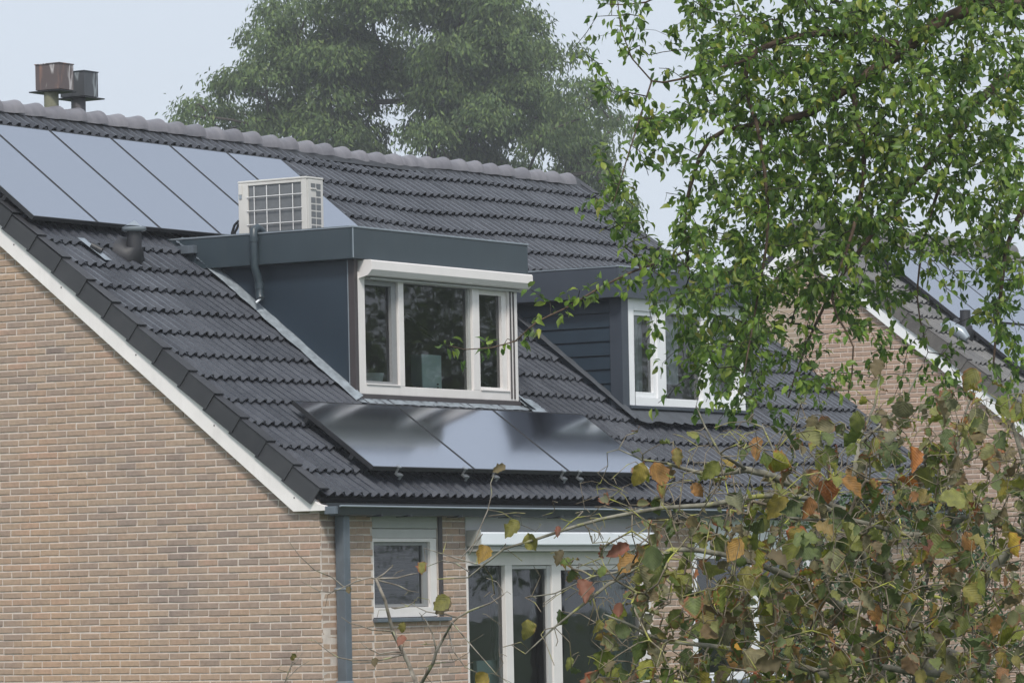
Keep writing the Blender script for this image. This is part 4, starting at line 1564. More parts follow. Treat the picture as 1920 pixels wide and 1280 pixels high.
def broad_leaf(seed):
    """rounded, wavy-edged leaf with a folded midrib; rim attribute 0 at the midrib, 1 at the edge"""
    r = random.Random(seed)
    n = 11
    fold, curl, wav = r.uniform(0.1, 0.95), r.uniform(-0.95, 0.35), r.uniform(0.03, 0.12)
    v, rim, f, CO = [], [], [], []
    for i in range(n + 1):
        t = i / n
        w = 0.47 * (math.sin(math.pi * min(1, t * 1.02 + 0.03)) ** 0.62) * (1.08 - 0.25 * t)
        if i == n:
            w = 0.02
        z = curl * (t - 0.3) ** 2 * (1 if t > .3 else .3)
        row = []
        for s, rr in ((-1, 1.0), (-0.55, 0.5), (0, 0.0), (0.55, 0.5), (1, 1.0)):
            ww = w * abs(s) * (1 + (r.uniform(-.24, .12) if abs(s) == 1 else r.uniform(-.05, .05)))
            zz = z + fold * ww + (wav * math.sin(i * 1.9 + s * 2 + seed) if abs(s) == 1 else 0)
            v.append((t + (0.05 * abs(s) if i == 0 else 0), math.copysign(ww, s) if s else 0, zz))
            rim.append(max(rr, t ** 3, (1 - t) ** 8))
            CO.append((t, s * w * 2.0, 0.0))
    for i in range(n):
        for k in range(4):
            a = i * 5 + k
            f.append((a, a + 1, a + 6, a + 5))
    LEAFCO[id(f)] = np.array(CO, float)
    return np.array(v, float), f, np.array(rim, float)


def frames(D, N):
    """orthonormal frames from leaf direction and rough normal"""
    D = D / (np.linalg.norm(D, axis=1)[:, None] + 1e-9)
    Bv = np.cross(N, D)
    Bv /= np.linalg.norm(Bv, axis=1)[:, None] + 1e-9
    N2 = np.cross(D, Bv)
    return np.stack([D, Bv, N2], 2)              # columns


def leaves_mesh(name, tmpl, P, D, N, S, W=None, mat=None, parent=None, smooth=True, Z=None, **props):
    """tmpl: one leaf shape, or a list of shapes with the same faces to draw from"""
    many = tmpl if isinstance(tmpl, list) else [tmpl]
    T, F, rim = many[0]
    k = len(P)
    pick = rng.integers(0, len(many), k)
    TT = np.array([q[0] for q in many])[pick]
    if Z is None:
        Z = np.ones(k)
    if W is None:
        W = np.ones(k)
    Fm = frames(D, N)
    loc = TT * S[:, None, None] * np.stack([np.ones(k), W, Z], 1)[:, None, :]
    V = np.einsum('kij,knj->kni', Fm, loc) + P[:, None, :]
    V = V.reshape(-1, 3) - org(parent)
    nv = len(T)
    loops, starts, tot = [], [], 0
    fl = [np.array(f) for f in F]
    per = np.concatenate(fl)
    cnt = np.array([len(f) for f in F])
    allv = (per[None, :] + (np.arange(k) * nv)[:, None]).ravel()
    ls = np.concatenate([[0], np.cumsum(np.tile(cnt, k))[:-1]])
    me = bpy.data.meshes.new(name)
    me.vertices.add(len(V))
    me.vertices.foreach_set('co', V.ravel())
    me.loops.add(len(allv))
    me.loops.foreach_set('vertex_index', allv.astype(np.int32))
    me.polygons.add(k * len(F))
    me.polygons.foreach_set('loop_start', ls.astype(np.int32))
    me.polygons.foreach_set('loop_total', np.tile(cnt, k).astype(np.int32))
    if rim is not None:
        a = me.attributes.new('rim', 'FLOAT', 'POINT')
        a.data.foreach_set('value', np.array([q[2] for q in many])[pick].ravel().astype(np.float32))
        a = me.attributes.new('leafco', 'FLOAT_VECTOR', 'POINT')
        a.data.foreach_set('vector', np.array([LEAFCO[id(q[1])] for q in many])[pick].ravel().astype(np.float32))
    me.polygons.foreach_set('use_smooth', [smooth] * (k * len(F)))
    me.materials.append(mat)
    me.update(calc_edges=True)
    me.validate()
    o = bpy.data.objects.new(name, me)
    COL.objects.link(o)
    adopt(o, parent, org(parent))
    for q, v in props.items():
        o[q] = v
    return o


def leaf_objects(name, meshes, P, D, N, S, W, parent):
    Fm = frames(D, N)
    for i in range(len(P)):
        o = bpy.data.objects.new(name, meshes[i % len(meshes)])
        COL.objects.link(o)
        adopt(o, parent, P[i])
        o.rotation_euler = Matrix(Fm[i].tolist()).to_euler()
        o.scale = (S[i], S[i] * W[i], S[i])


def tmpl_mesh(name, tmpl, mat):
    T, F, rim = tmpl
    me = bpy.data.meshes.new(name)
    me.from_pydata([tuple(x) for x in T], [], F)
    if rim is not None:
        a = me.attributes.new('rim', 'FLOAT', 'POINT')
        a.data.foreach_set('value', rim.astype(np.float32))
        a = me.attributes.new('leafco', 'FLOAT_VECTOR', 'POINT')
        a.data.foreach_set('vector', LEAFCO[id(F)].ravel().astype(np.float32))
    me.polygons.foreach_set('use_smooth', [True] * len(F))
    me.materials.append(mat)
    return me


class Skeleton:
    """branching skeleton: nodes with a parent; limbs laid first, twigs grown on to reach their targets"""

    def __init__(self):
        self.p, self.par, self.fixed = [], [], []

    def limb(self, pts, radii, start=None):
        pts = [np.array(q, float) for q in pts]
        # resample smoothly
        prev = start
        n = len(pts)
        for i in range(n):
            if i:
                a, b = pts[i - 1], pts[i]
                m = max(1, int(np.linalg.norm(b - a) / 0.07))
                for s in range(1, m + 1):
                    t = s / m
                    p0, p3 = pts[max(i - 2, 0)], pts[min(i + 1, n - 1)]
                    q = 0.5 * ((2 * a) + (-p0 + b) * t + (2 * p0 - 5 * a + 4 * b - p3) * t * t + (-p0 + 3 * a - 3 * b + p3) * t ** 3)
                    self.p.append(q)
                    self.par.append(prev)
                    self.fixed.append(radii[i - 1] + (radii[i] - radii[i - 1]) * t)
                    prev = len(self.p) - 1
            else:
                self.p.append(pts[0])
                self.par.append(prev)
                self.fixed.append(radii[0])
                prev = len(self.p) - 1
        return prev

    def nearest(self, q, bias=None):
        A = np.array(self.p)
        d = A - q
        dd = np.linalg.norm(d, axis=1)
        if bias is not None:
            dd = dd + bias(A, q)
        return int(np.argmin(dd))

    def grow(self, q, r=0.0022, step=0.06, bow=0.12, bias=None):
        k = self.nearest(q, bias)
        a = self.p[k]
        L = np.linalg.norm(q - a)
        m = max(2, int(L / step))
        side = rng.normal(size=3)
        side[2] = abs(side[2]) + 0.4
        prev = k
        path = []
        for s in range(1, m + 1):
            t = s / m
            pt = a + (q - a) * t + side * bow * L * math.sin(math.pi * t) * 0.6 + rng.normal(size=3) * 0.006
            self.p.append(pt)
            self.par.append(prev)
            self.fixed.append(None)
            prev = len(self.p) - 1
            path.append(prev)
        return path

    def radii(self, r0=0.0020, ex=0.42, cap=0.03):
        n = len(self.p)
        cnt = np.zeros(n)
        kids = np.zeros(n, int)
        for i in range(n):
            if self.par[i] is not None:
                kids[self.par[i]] += 1
        for i in range(n - 1, -1, -1):
            if kids[i] == 0:
                cnt[i] = 1
            if self.par[i] is not None:
                cnt[self.par[i]] += cnt[i]
        r = np.minimum(r0 * np.maximum(cnt, 1) ** ex, cap)
        for i in range(n):
            if self.fixed[i] is not None:
                r[i] = self.fixed[i]
            elif self.par[i] is not None:
                r[i] = min(r[i], r[self.par[i]] * 0.95)
        return r

    def mesh(self, r, sides=4, thick=None):
        """two meshes: limbs (laid) and twigs (grown)"""
        kids = {}
        for i, q in enumerate(self.par):
            if q is not None:
                kids.setdefault(q, []).append(i)
        done = set()
        limb, twig = MB(), MB()
        for i in range(len(self.p)):
            if i in done:
                continue
            chain = [] if self.par[i] is None else [self.par[i]]
            k = i
            while True:
                chain.append(k)
                done.add(k)
                nx = [c for c in kids.get(k, []) if c not in done]
                if not nx:
                    break
                nx.sort(key=lambda c: -r[c])
                if (self.fixed[nx[0]] is None) != (self.fixed[k] is None):
                    break
                k = nx[0]
            if len(chain) < 2:
                continue
            pts = [self.p[c] for c in chain]
            rad = [r[c] for c in chain]
            if self.par[i] is not None:
                rad[0] = min(rad[0], rad[1] * 1.15)
            fx = self.fixed[i] is not None
            (limb if fx else twig).tube(pts, rad, 7 if fx else sides, cap=False)
        return limb, twig


# ---- the green-leaved tree on the right, about 20 m from the camera
TREE = thing('fruit_tree', 'leafy green tree whose drooping branches fill the upper right corner', 'tree', tuple(at(2420, 700, 20.6) * np.array([1, 1, 0])))
sk = Skeleton()
tb = np.array(org(TREE))
P_ = lambda lst: [at(a, b, c_) for a, b, c_ in lst]
trunk_top = at(2380, 260, 20.6)
tr_end = sk.limb([tb, tb + np.array([0.02, 0.05, 0.9]), tb + np.array([-0.03, 0.02, 1.8]), at(2400, 700, 20.6), trunk_top, at(2330, -250, 20.5)], [0.15, 0.13, 0.12, 0.11, 0.09, 0.05])
nt = sk.nearest(trunk_top)
e1 = sk.limb(P_([(2250, 120, 20.4), (1990, 20, 20.3), (1860, 10, 20.2), (1760, 45, 20.1), (1680, 105, 20.0), (1596, 160, 20.0), (1517, 212, 19.9), (1440, 232, 19.8), (1386, 239, 19.7), (1330, 262, 19.6), (1300, 330, 19.6), (1284, 410, 19.6), (1292, 520, 19.6)]),
             [0.05, 0.042, 0.036, 0.032, 0.028, 0.024, 0.018, 0.013, 0.011, 0.010, 0.009, 0.007, 0.005], nt)
sk.limb(P_([(2240, 330, 20.7), (1960, 140, 20.8), (1830, 195, 20.8), (1740, 310, 20.7), (1650, 420, 20.6), (1570, 530, 20.4), (1515, 640, 20.2), (1478, 745, 20.1)]),
        [0.04, 0.03, 0.022, 0.016, 0.012, 0.008, 0.006, 0.004], nt)
sk.limb(P_([(1690, 85, 20.0), (1560, 62, 19.8), (1450, 82, 19.6), (1404, 112, 19.5), (1401, 175, 19.5), (1425, 260, 19.4), (1440, 420, 19.3), (1420, 560, 19.3), (1395, 700, 19.2)]),
        [0.02, 0.016, 0.013, 0.012, 0.010, 0.009, 0.007, 0.005, 0.003], sk.nearest(at(1690, 100, 20)))
sk.limb(P_([(2200, 380, 20.2), (1990, 330, 20.1), (1900, 430, 20.0), (1875, 560, 19.9), (1862, 690, 19.9)]), [0.03, 0.02, 0.012, 0.008, 0.004], nt)
sk.limb(P_([(1290, 470, 19.6), (1240, 490, 19.4), (1180, 512, 19.2), (1110, 548, 19.1), (1060, 578, 19.0), (1005, 604, 18.9), (965, 640, 18.9), (920, 652, 18.85), (872, 655, 18.8), (842, 648, 18.8)]),
        [0.006, 0.0055, 0.005, 0.0045, 0.004, 0.0036, 0.003, 0.0026, 0.0022, 0.0016], sk.nearest(at(1290, 470, 19.6)))
sk.limb(P_([(1404, 112, 19.5), (1340, 130, 19.4), (1270, 150, 19.3), (1222, 152, 19.2), (1185, 110, 19.2), (1164, 55, 19.2), (1158, 2, 19.2)]), [0.007, 0.006, 0.005, 0.004, 0.0032, 0.0026, 0.002], sk.nearest(at(1404, 112, 19.5)))
sk.limb(P_([(1222, 152, 19.2), (1200, 220, 19.1), (1175, 300, 19.0), (1150, 380, 19.0)]), [0.004, 0.0035, 0.003, 0.002], sk.nearest(at(1222, 152, 19.2)))
sk.limb(P_([(1596, 160, 20.0), (1620, 300, 19.7), (1600, 430, 19.5), (1560, 560, 19.4), (1600, 650, 19.4), (1590, 740, 19.4)]), [0.014, 0.011, 0.008, 0.006, 0.004, 0.003], sk.nearest(at(1596, 160, 20)))
sk.limb(P_([(1830, 195, 20.8), (1770, 330, 20.4), (1735, 440, 20.2), (1720, 560, 20.1), (1740, 660, 20.1)]), [0.012, 0.009, 0.006, 0.004, 0.0025], sk.nearest(at(1830, 195, 20.8)))
sk.limb(P_([(1860, 10, 20.2), (1700, -60, 20.0), (1500, -90, 19.8), (1300, -40, 19.5), (1210, 5, 19.4), (1140, 8, 19.3)]), [0.02, 0.016, 0.012, 0.007, 0.004, 0.002], sk.nearest(at(1860, 10, 20.2)))

GRID = {  # how thick the foliage hangs, by bearing: rows of 80 px from the top of the survey photo
    -2: [0, 0, 1, 4, 6, 7, 7, 7, 7, 7, 7], -1: [0, 1, 2, 5, 6, 6, 7, 7, 7, 7, 7],
    0: [0, 1.0, 0.8, 5, 6, 5, 8, 8, 8, 7, 7], 1: [0.8, 0.8, .6, 4.5, 7, 8, 8, 8, 8, 7, 7], 2: [0, 1.2, 3, 5.5, 8, 8, 9, 8, 8, 5, 7],
    3: [0, 2, 2, 2, 6, 9, 9, 9, 8, 7, 8], 4: [0.3, 3.2, 1.2, 4.5, 8, 9, 9, 7, 4, 4, 7], 5: [0, 1.6, 2.6, 6, 8, 9, 8, 8, 4, 4, 7],
    6: [0, 0.4, 2.6, 7, 9, 8, 7, 6, 1.4, 2, 6], 7: [0, 0, 1.6, 6, 7, 3.6, 2.2, 2.6, .6, .6, 4], 8: [0, 0, .8, 5.5, 6.5, 2.4, 2.2, 1.4, 1, 1, 2], 9: [0, 0, 0.1, 1.0, 3, .8, .8, 0.4, .8, .8, 1]}
targets = []
for r_, row in GRID.items():
    for c_, d_ in enumerate(list(row) + [6, 6, 5, 4] * (1 if r_ < 7 else 0)):
        n_ = d_ * (3.2 if c_ < 11 else 0.5)
        n_ = int(n_) + (1 if rng.random() < n_ - int(n_) else 0)
        for _ in range(n_):
            targets.append(at(1040 + 80 * (c_ + rng.random()), 80 * (r_ + rng.random()), 19.9 + float(np.clip(rng.normal() * 0.55, -1.1, 1.2)) - (0.5 if c_ < 4 else 0)))
pl = np.array(sk.p)
targets.sort(key=lambda q: np.min(np.linalg.norm(pl - q, axis=1)))
up_bias = lambda A, q: np.maximum(0, q[2] - A[:, 2]) * 0.6     # twigs hang: prefer to start from above
LP, LD = [], []


def leafy(path, n, spread=0.05, droop=0.75):
    for _ in range(n):
        k = path[int(len(path) * (1 - rng.random() ** 1.6 * 0.9)) - 1]
        p = sk.p[k]
        a = sk.p[sk.par[k]]
        d = p - a
        d = d / (np.linalg.norm(d) + 1e-9)
        v = rng.normal(size=3) * 0.75 + d * 0.5 + np.array([0, 0, -droop])
        v /= np.linalg.norm(v)
        LP.append(p + v * 0.012 + rng.normal(size=3) * spread * 0.3)
        LD.append(v)


for q in targets:
    path = sk.grow(q, bias=up_bias)
    leafy(path[-5:], int(rng.integers(9, 17)))
# leaves along the long branch that reaches across the dormers, in little bunches
for (a, b, d, n) in ((1265, 480, 19.5, 12), (1235, 492, 19.4, 10), (1205, 500, 19.3, 12), (1180, 530, 19.2, 14), (1165, 545, 19.2, 8), (1130, 525, 19.1, 12), (1110, 545, 19.1, 13), (1085, 540, 19.0, 7), (1060, 560, 19.0, 9), (1048, 590, 19.0, 8),
                     (1030, 560, 18.95, 4), (1005, 590, 18.9, 4), (995, 540, 18.9, 7), (985, 620, 18.9, 7), (975, 630, 18.9, 5), (945, 640, 18.9, 4), (905, 655, 18.85, 6), (920, 645, 18.85, 5), (868, 665, 18.8, 2), (845, 650, 18.8, 5), (838, 640, 18.8, 3)):
    path = sk.grow(at(a, b, d), bow=0.05)
    leafy(path[-2:], n, 0.03)
for (a, b, d, n) in ((1100, 95, 19.0, 8), (1128, 120, 19.0, 6), (1195, 180, 19.1, 7), (1150, 60, 19.2, 3), (1240, 280, 19.3, 8), (1262, 300, 19.4, 6), (1225, 260, 19.3, 5)):
    path = sk.grow(at(a, b, d), bow=0.05)
    leafy(path[-3:], n, 0.03)
rad = sk.radii(0.0016, 0.36, 0.012)
limb, twig = sk.mesh(rad, 4)
limb.build('limb', M_BARK, TREE)
twig.build('twigs', M_BARKD, TREE, kind='stuff')
LP, LD = np.array(LP), np.array(LD)
NL = len(LP)
LN = rng.normal(size=(NL, 3)) * 0.6 + np.array([0, 0, 0.7]) - FWD * 0.35
LS = 0.026 + 0.030 * rng.random(NL) ** 1.0
LW = rng.uniform(0.75, 1.3, NL)
LZ = rng.uniform(0.2, 3.4, NL)
pxy = np.array([seen(p) for p in LP])
inside = (pxy[:, 0] > 0) & (pxy[:, 0] < 1920) & (pxy[:, 1] > 0) & (pxy[:, 1] < 1280)
depth = (LP - CAM) @ FWD
order = np.argsort(np.where(inside, 0, 100) + depth - LS * 30)
first, rest_ = order[:300], order[300:]
T_PEAR = leaf_template('pear')
leaf_objects('leaf', [tmpl_mesh('leaf', (T_PEAR[0] * np.array([1, 1, z_]), T_PEAR[1], None), M_LEAFG) for z_ in (0.3, 0.9, 1.5, 2.2, 3.0)], LP[first], LD[first], LN[first], LS[first], LW[first], TREE)
leaves_mesh('leaves', T_PEAR, LP[rest_], LD[rest_], LN[rest_], LS[rest_], LW[rest_], M_LEAFG, TREE, Z=LZ[rest_], kind='stuff')

# ---- autumn shrub, lower right, about 13 m away
SHR = thing('witch_hazel', 'autumn shrub with large olive, red and orange leaves and lichened branches, lower right', 'shrub', tuple(at(1790, 1500, 13.2) * np.array([1, 1, 0])))
sk = Skeleton()
sb = org(SHR)
root = sk.limb([sb, sb + np.array([0.05, 0.0, 0.5]), at(1790, 1600, 13.2), at(1760, 1380, 13.1)], [0.055, 0.05, 0.042, 0.036])
r1 = sk.nearest(at(1760, 1380, 13.1))
LIMBS = [
    ([(1720, 1200, 13.1), (1660, 1060, 13.0), (1640, 985, 13.0), (1560, 950, 12.9), (1480, 905, 12.9), (1400, 880, 12.8), (1330, 890, 12.8), (1250, 868, 12.7)], [0.03, 0.024, 0.018, 0.014, 0.012, 0.010, 0.007, 0.004]),
    ([(1860, 1260, 13.0), (1760, 1262, 12.8), (1690, 1256, 12.7), (1600, 1235, 12.6), (1520, 1200, 12.6)], [0.016, 0.013, 0.010, 0.006, 0.003]),
    ([(1800, 1180, 13.3), (1850, 1080, 13.3), (1920, 1000, 13.2), (1880, 985, 13.1), (1834, 960, 13.0), (1780, 985, 12.9), (1740, 1004, 12.8), (1690, 1000, 12.8), (1640, 985, 12.7), (1590, 972, 12.7), (1540, 975, 12.6), (1480, 970, 12.6)], [0.022, 0.016, 0.012, 0.010, 0.010, 0.009, 0.009, 0.008, 0.007, 0.006, 0.005, 0.003]),
    ([(1640, 1120, 13.0), (1600, 1000, 12.9), (1520, 935, 12.8), (1420, 930, 12.7), (1330, 946, 12.6), (1240, 952, 12.6), (1190, 960, 12.5), (1130, 972, 12.5), (1060, 992, 12.4), (1000, 1012, 12.4), (945, 1028, 12.4), (905, 1060, 12.4), (878, 1082, 12.4), (820, 1085, 12.4)], [0.012, 0.010, 0.008, 0.0075, 0.007, 0.006, 0.0055, 0.005, 0.0045, 0.004, 0.0033, 0.0026, 0.002, 0.0013]),
    ([(1330, 946, 12.6), (1240, 945, 12.5), (1170, 962, 12.5), (1115, 950, 12.4), (1080, 962, 12.4), (1040, 955, 12.4), (985, 962, 12.4)], [0.006, 0.005, 0.0045, 0.004, 0.003, 0.0024, 0.0015]),
    ([(1600, 1150, 12.9), (1480, 1080, 12.7), (1360, 1040, 12.6), (1260, 1030, 12.5), (1190, 1065, 12.5), (1140, 1095, 12.4), (1090, 1135, 12.4), (1040, 1175, 12.4), (985, 1225, 12.4)], [0.013, 0.010, 0.008, 0.007, 0.006, 0.005, 0.004, 0.003, 0.0015]),
    ([(1240, 1040, 12.5), (1170, 1070, 12.4), (1110, 1080, 12.4), (1040, 1112, 12.4), (985, 1120, 12.3)], [0.004, 0.0035, 0.003, 0.002, 0.0015]),
    ([(1620, 1000, 13.0), (1600, 900, 12.9), (1612, 820, 12.9), (1640, 760, 12.9), (1650, 700, 12.9)], [0.01, 0.008, 0.006, 0.004, 0.003]),
    ([(1612, 830, 12.9), (1660, 790, 12.9), (1700, 745, 12.9), (1722, 697, 12.9)], [0.005, 0.004, 0.003, 0.002]),
    ([(1780, 985, 12.9), (1790, 880, 12.8), (1800, 800, 12.8), (1830, 720, 12.8)], [0.01, 0.008, 0.005, 0.003]),
    ([(1920, 1010, 13.2), (1925, 880, 13.1), (1900, 800, 13.1), (1890, 740, 13.1)], [0.012, 0.009, 0.006, 0.003]),
    ([(1700, 1330, 12.8), (1560, 1270, 12.6), (1440, 1230, 12.5), (1330, 1210, 12.4), (1240, 1200, 12.4), (1180, 1170, 12.3), (1130, 1150, 12.3)], [0.014, 0.011, 0.009, 0.007, 0.005, 0.004, 0.002]),
    ([(1640, 1330, 12.6), (1480, 1300, 12.4), (1340, 1290, 12.3), (1240, 1270, 12.3), (1180, 1240, 12.3)], [0.012, 0.009, 0.006, 0.004, 0.002]),
    ([(1560, 950, 12.9), (1480, 900, 12.8), (1430, 800, 12.8), (1400, 790, 12.8)], [0.006, 0.004, 0.003, 0.0015]),
    ([(1400, 880, 12.8), (1350, 850, 12.7), (1322, 800, 12.7), (1305, 760, 12.7)], [0.005, 0.004, 0.003, 0.0015]),
    ([(1250, 868, 12.7), (1205, 862, 12.6), (1160, 842, 12.6), (1138, 848, 12.6)], [0.004, 0.003, 0.002, 0.0012]),
]
for pts, rr in LIMBS:
    P3 = P_(pts)
    sk.limb(P3, rr, sk.nearest(P3[0]))
GRA = {9: [0, 0, 0, 0, .4, .8, 1, 2.5, 4, 5, 5], 10: [0, .3, .6, .6, 1.6, 3, 3.5, 5, 6, 6, 6], 11: [0, .8, 1.5, 2.5, 4, 4.5, 5, 6, 6, 6, 6],
       12: [0, .8, 4, 5.5, 6, 6.5, 7, 7, 6, 5, 5], 13: [.8, 2.2, 6.5, 8, 9, 9, 9, 8, 7, 7, 5], 14: [.5, 2, 7, 9, 9, 9, 9, 8, 7, 7, 5], 15: [0.3, 3, 7, 8, 9, 8, 8, 7, 6, 6, 6], 16: [0, 3, 6, 7, 8, 8, 8, 7, 6, 6, 6]}
tg = []
for r_, row in GRA.items():
    for c_, d_ in enumerate(list(row) + [5, 4, 3]):
        n_ = d_ * (3.4 if c_ < 11 else 0.5)
        n_ = int(n_) + (1 if rng.random() < n_ - int(n_) else 0)
        for _ in range(n_):
            tg.append(at(1040 + 80 * (c_ + rng.random()), 80 * (r_ + rng.random()), 12.7 + float(np.clip(rng.normal() * 0.45, -0.9, 1.0))))
pl = np.array(sk.p)
tg.sort(key=lambda q: np.min(np.linalg.norm(pl - q, axis=1)))
AP, AD = [], []


def broad(p, d=None, droop=0.7):
    v = rng.normal(size=3) * 0.55 + np.array([0, 0, -droop]) + (d * 0.4 if d is not None else 0)
    v /= np.linalg.norm(v)
    AP.append(p)
    AD.append(v)


for q in tg:
    path = sk.grow(q, bow=0.16, step=0.05)
    p, a = sk.p[path[-1]], sk.p[path[-2]]
    broad(p, (p - a) / (np.linalg.norm(p - a) + 1e-9))
# bare twigs with nothing on them
for _ in range(1100):
    px_, py_ = rng.uniform(1080, 1960), rng.uniform(800, 1300)
    if px_ < 1250 and py_ < 900:
        continue
    sk.grow(at(px_, py_, 12.7 + rng.normal() * 0.35), bow=0.2, step=0.045)
for _ in range(34):
    sk.grow(at(rng.uniform(900, 1200), rng.uniform(935, 1250), 12.4 + rng.normal() * 0.1), bow=0.2, step=0.04)
rad = sk.radii(0.0013, 0.40, 0.006)
limb, twig = sk.mesh(rad, 4)
limb.build('limb', M_LICHEN, SHR)
twig.build('twigs', M_TWIG, SHR, kind='stuff')
BL = [broad_leaf(s) for s in range(14)]
AP, AD = np.array(AP), np.array(AD)
NA = len(AP)
AN = rng.normal(size=(NA, 3)) * 0.95 - FWD * 0.45 + np.array([0, 0, 0.35])
AS = 0.030 + 0.055 * rng.random(NA) ** 1.7
AW = rng.uniform(0.6, 1.05, NA)
dpt = (AP - CAM) @ FWD
od = np.argsort(dpt - AS * 8)
mats_a = [M_LEAFA] * 32 + [M_LEAFY] * 4 + [M_LEAFO] * 2 + [M_LEAFB] * 4
MA = [tmpl_mesh('leaf', BL[i % 14], m) for i, m in enumerate(mats_a)]
random.Random(3).shuffle(MA)
special = [  # leaves one can pick out: bearing, depth, length, material, pointing
    (972, 975, 12.4, .075, M_LEAFY, (-.6, .8)), (990, 998, 12.4, .065, M_LEAFY, (.4, .9)), (912, 1022, 12.35, .072, M_LEAFO, (-.4, .9)), (1047, 985, 12.4, .04, M_LEAFR, (-.1, 1)),
    (1055, 1030, 12.4, .058, M_LEAFB, (-.4, .9)), (1085, 1085, 12.4, .085, M_LEAFR, (.2, .9)), (990, 1160, 12.4, .07, M_LEAFY, (-.1, 1)), (1125, 1160, 12.3, .05, M_LEAFY, (-.3, .9)), (1163, 1128, 12.4, .05, M_LEAFR, (-.1, 1)),
    (948, 872, 12.8, .05, M_LEAFB, (-.8, .4)), (1205, 866, 12.6, .09, M_LEAFO, (-.3, .9)), (1226, 866, 12.6, .09, M_LEAFO, (.3, .9)), (1240, 900, 12.6, .06, M_LEAFY, (0, 1)), (1268, 838, 12.7, .07, M_LEAFY, (.1, 1)), (1298, 905, 12.7, .06, M_LEAFO, (.5, .7)),
    (1420, 818, 12.8, .085, M_LEAFO, (-.1, 1)), (1650, 672, 12.9, .07, M_LEAFB, (-.3, 1)), (1830, 690, 12.8, .09, M_LEAFY, (-.4, .8)), (1470, 925, 12.5, .10, M_LEAFO, (-.6, .9)), (1520, 930, 12.5, .08, M_LEAFO, (-.3, .8)),
    (1390, 1010, 12.4, .09, M_LEAFO, (-.5, .8)), (1400, 1060, 12.4, .11, M_LEAFY, (.1, 1)), (1180, 1020, 12.4, .085, M_LEAFR, (-.8, .4)), (1190, 1040, 12.4, .085, M_LEAFO, (-.6, .7)), (1720, 1105, 12.4, .07, M_LEAFO, (-.8, .5)), (1870, 1150, 12.3, .075, M_LEAFO, (-.2, 1)), (1875, 1220, 12.3, .06, M_LEAFO, (.1, 1)), (1745, 1010, 12.4, .06, M_LEAFR, (-.4, .8)), (1640, 1130, 12.3, .07, M_LEAFO, (.1, 1))]
n_sp = len(special)
for (a, b, d, s, m, (du, dv)) in special:
    p = at(a, b, d)
    v = RIGHT * du - UP * dv - FWD * random.uniform(-0.2, 0.4)
    nn = -FWD + UP * random.uniform(-.2, .6) + RIGHT * random.uniform(-.5, .5)
    leaf_objects('leaf', [tmpl_mesh('leaf', BL[random.randrange(14)], m)], np.array([p]), np.array([v]), np.array([nn]), np.array([s * 0.85]), np.array([random.uniform(.6, .9)]), SHR)
keep = od[:300 - n_sp]
leaf_objects('leaf', MA, AP[keep], AD[keep], AN[keep], AS[keep], AW[keep], SHR)
left = od[300 - n_sp:]
if len(left):
    gname = leaves_mesh('leaves', BL, AP[left], AD[left], AN[left], AS[left], AW[left], M_LEAFA, SHR, kind='stuff')

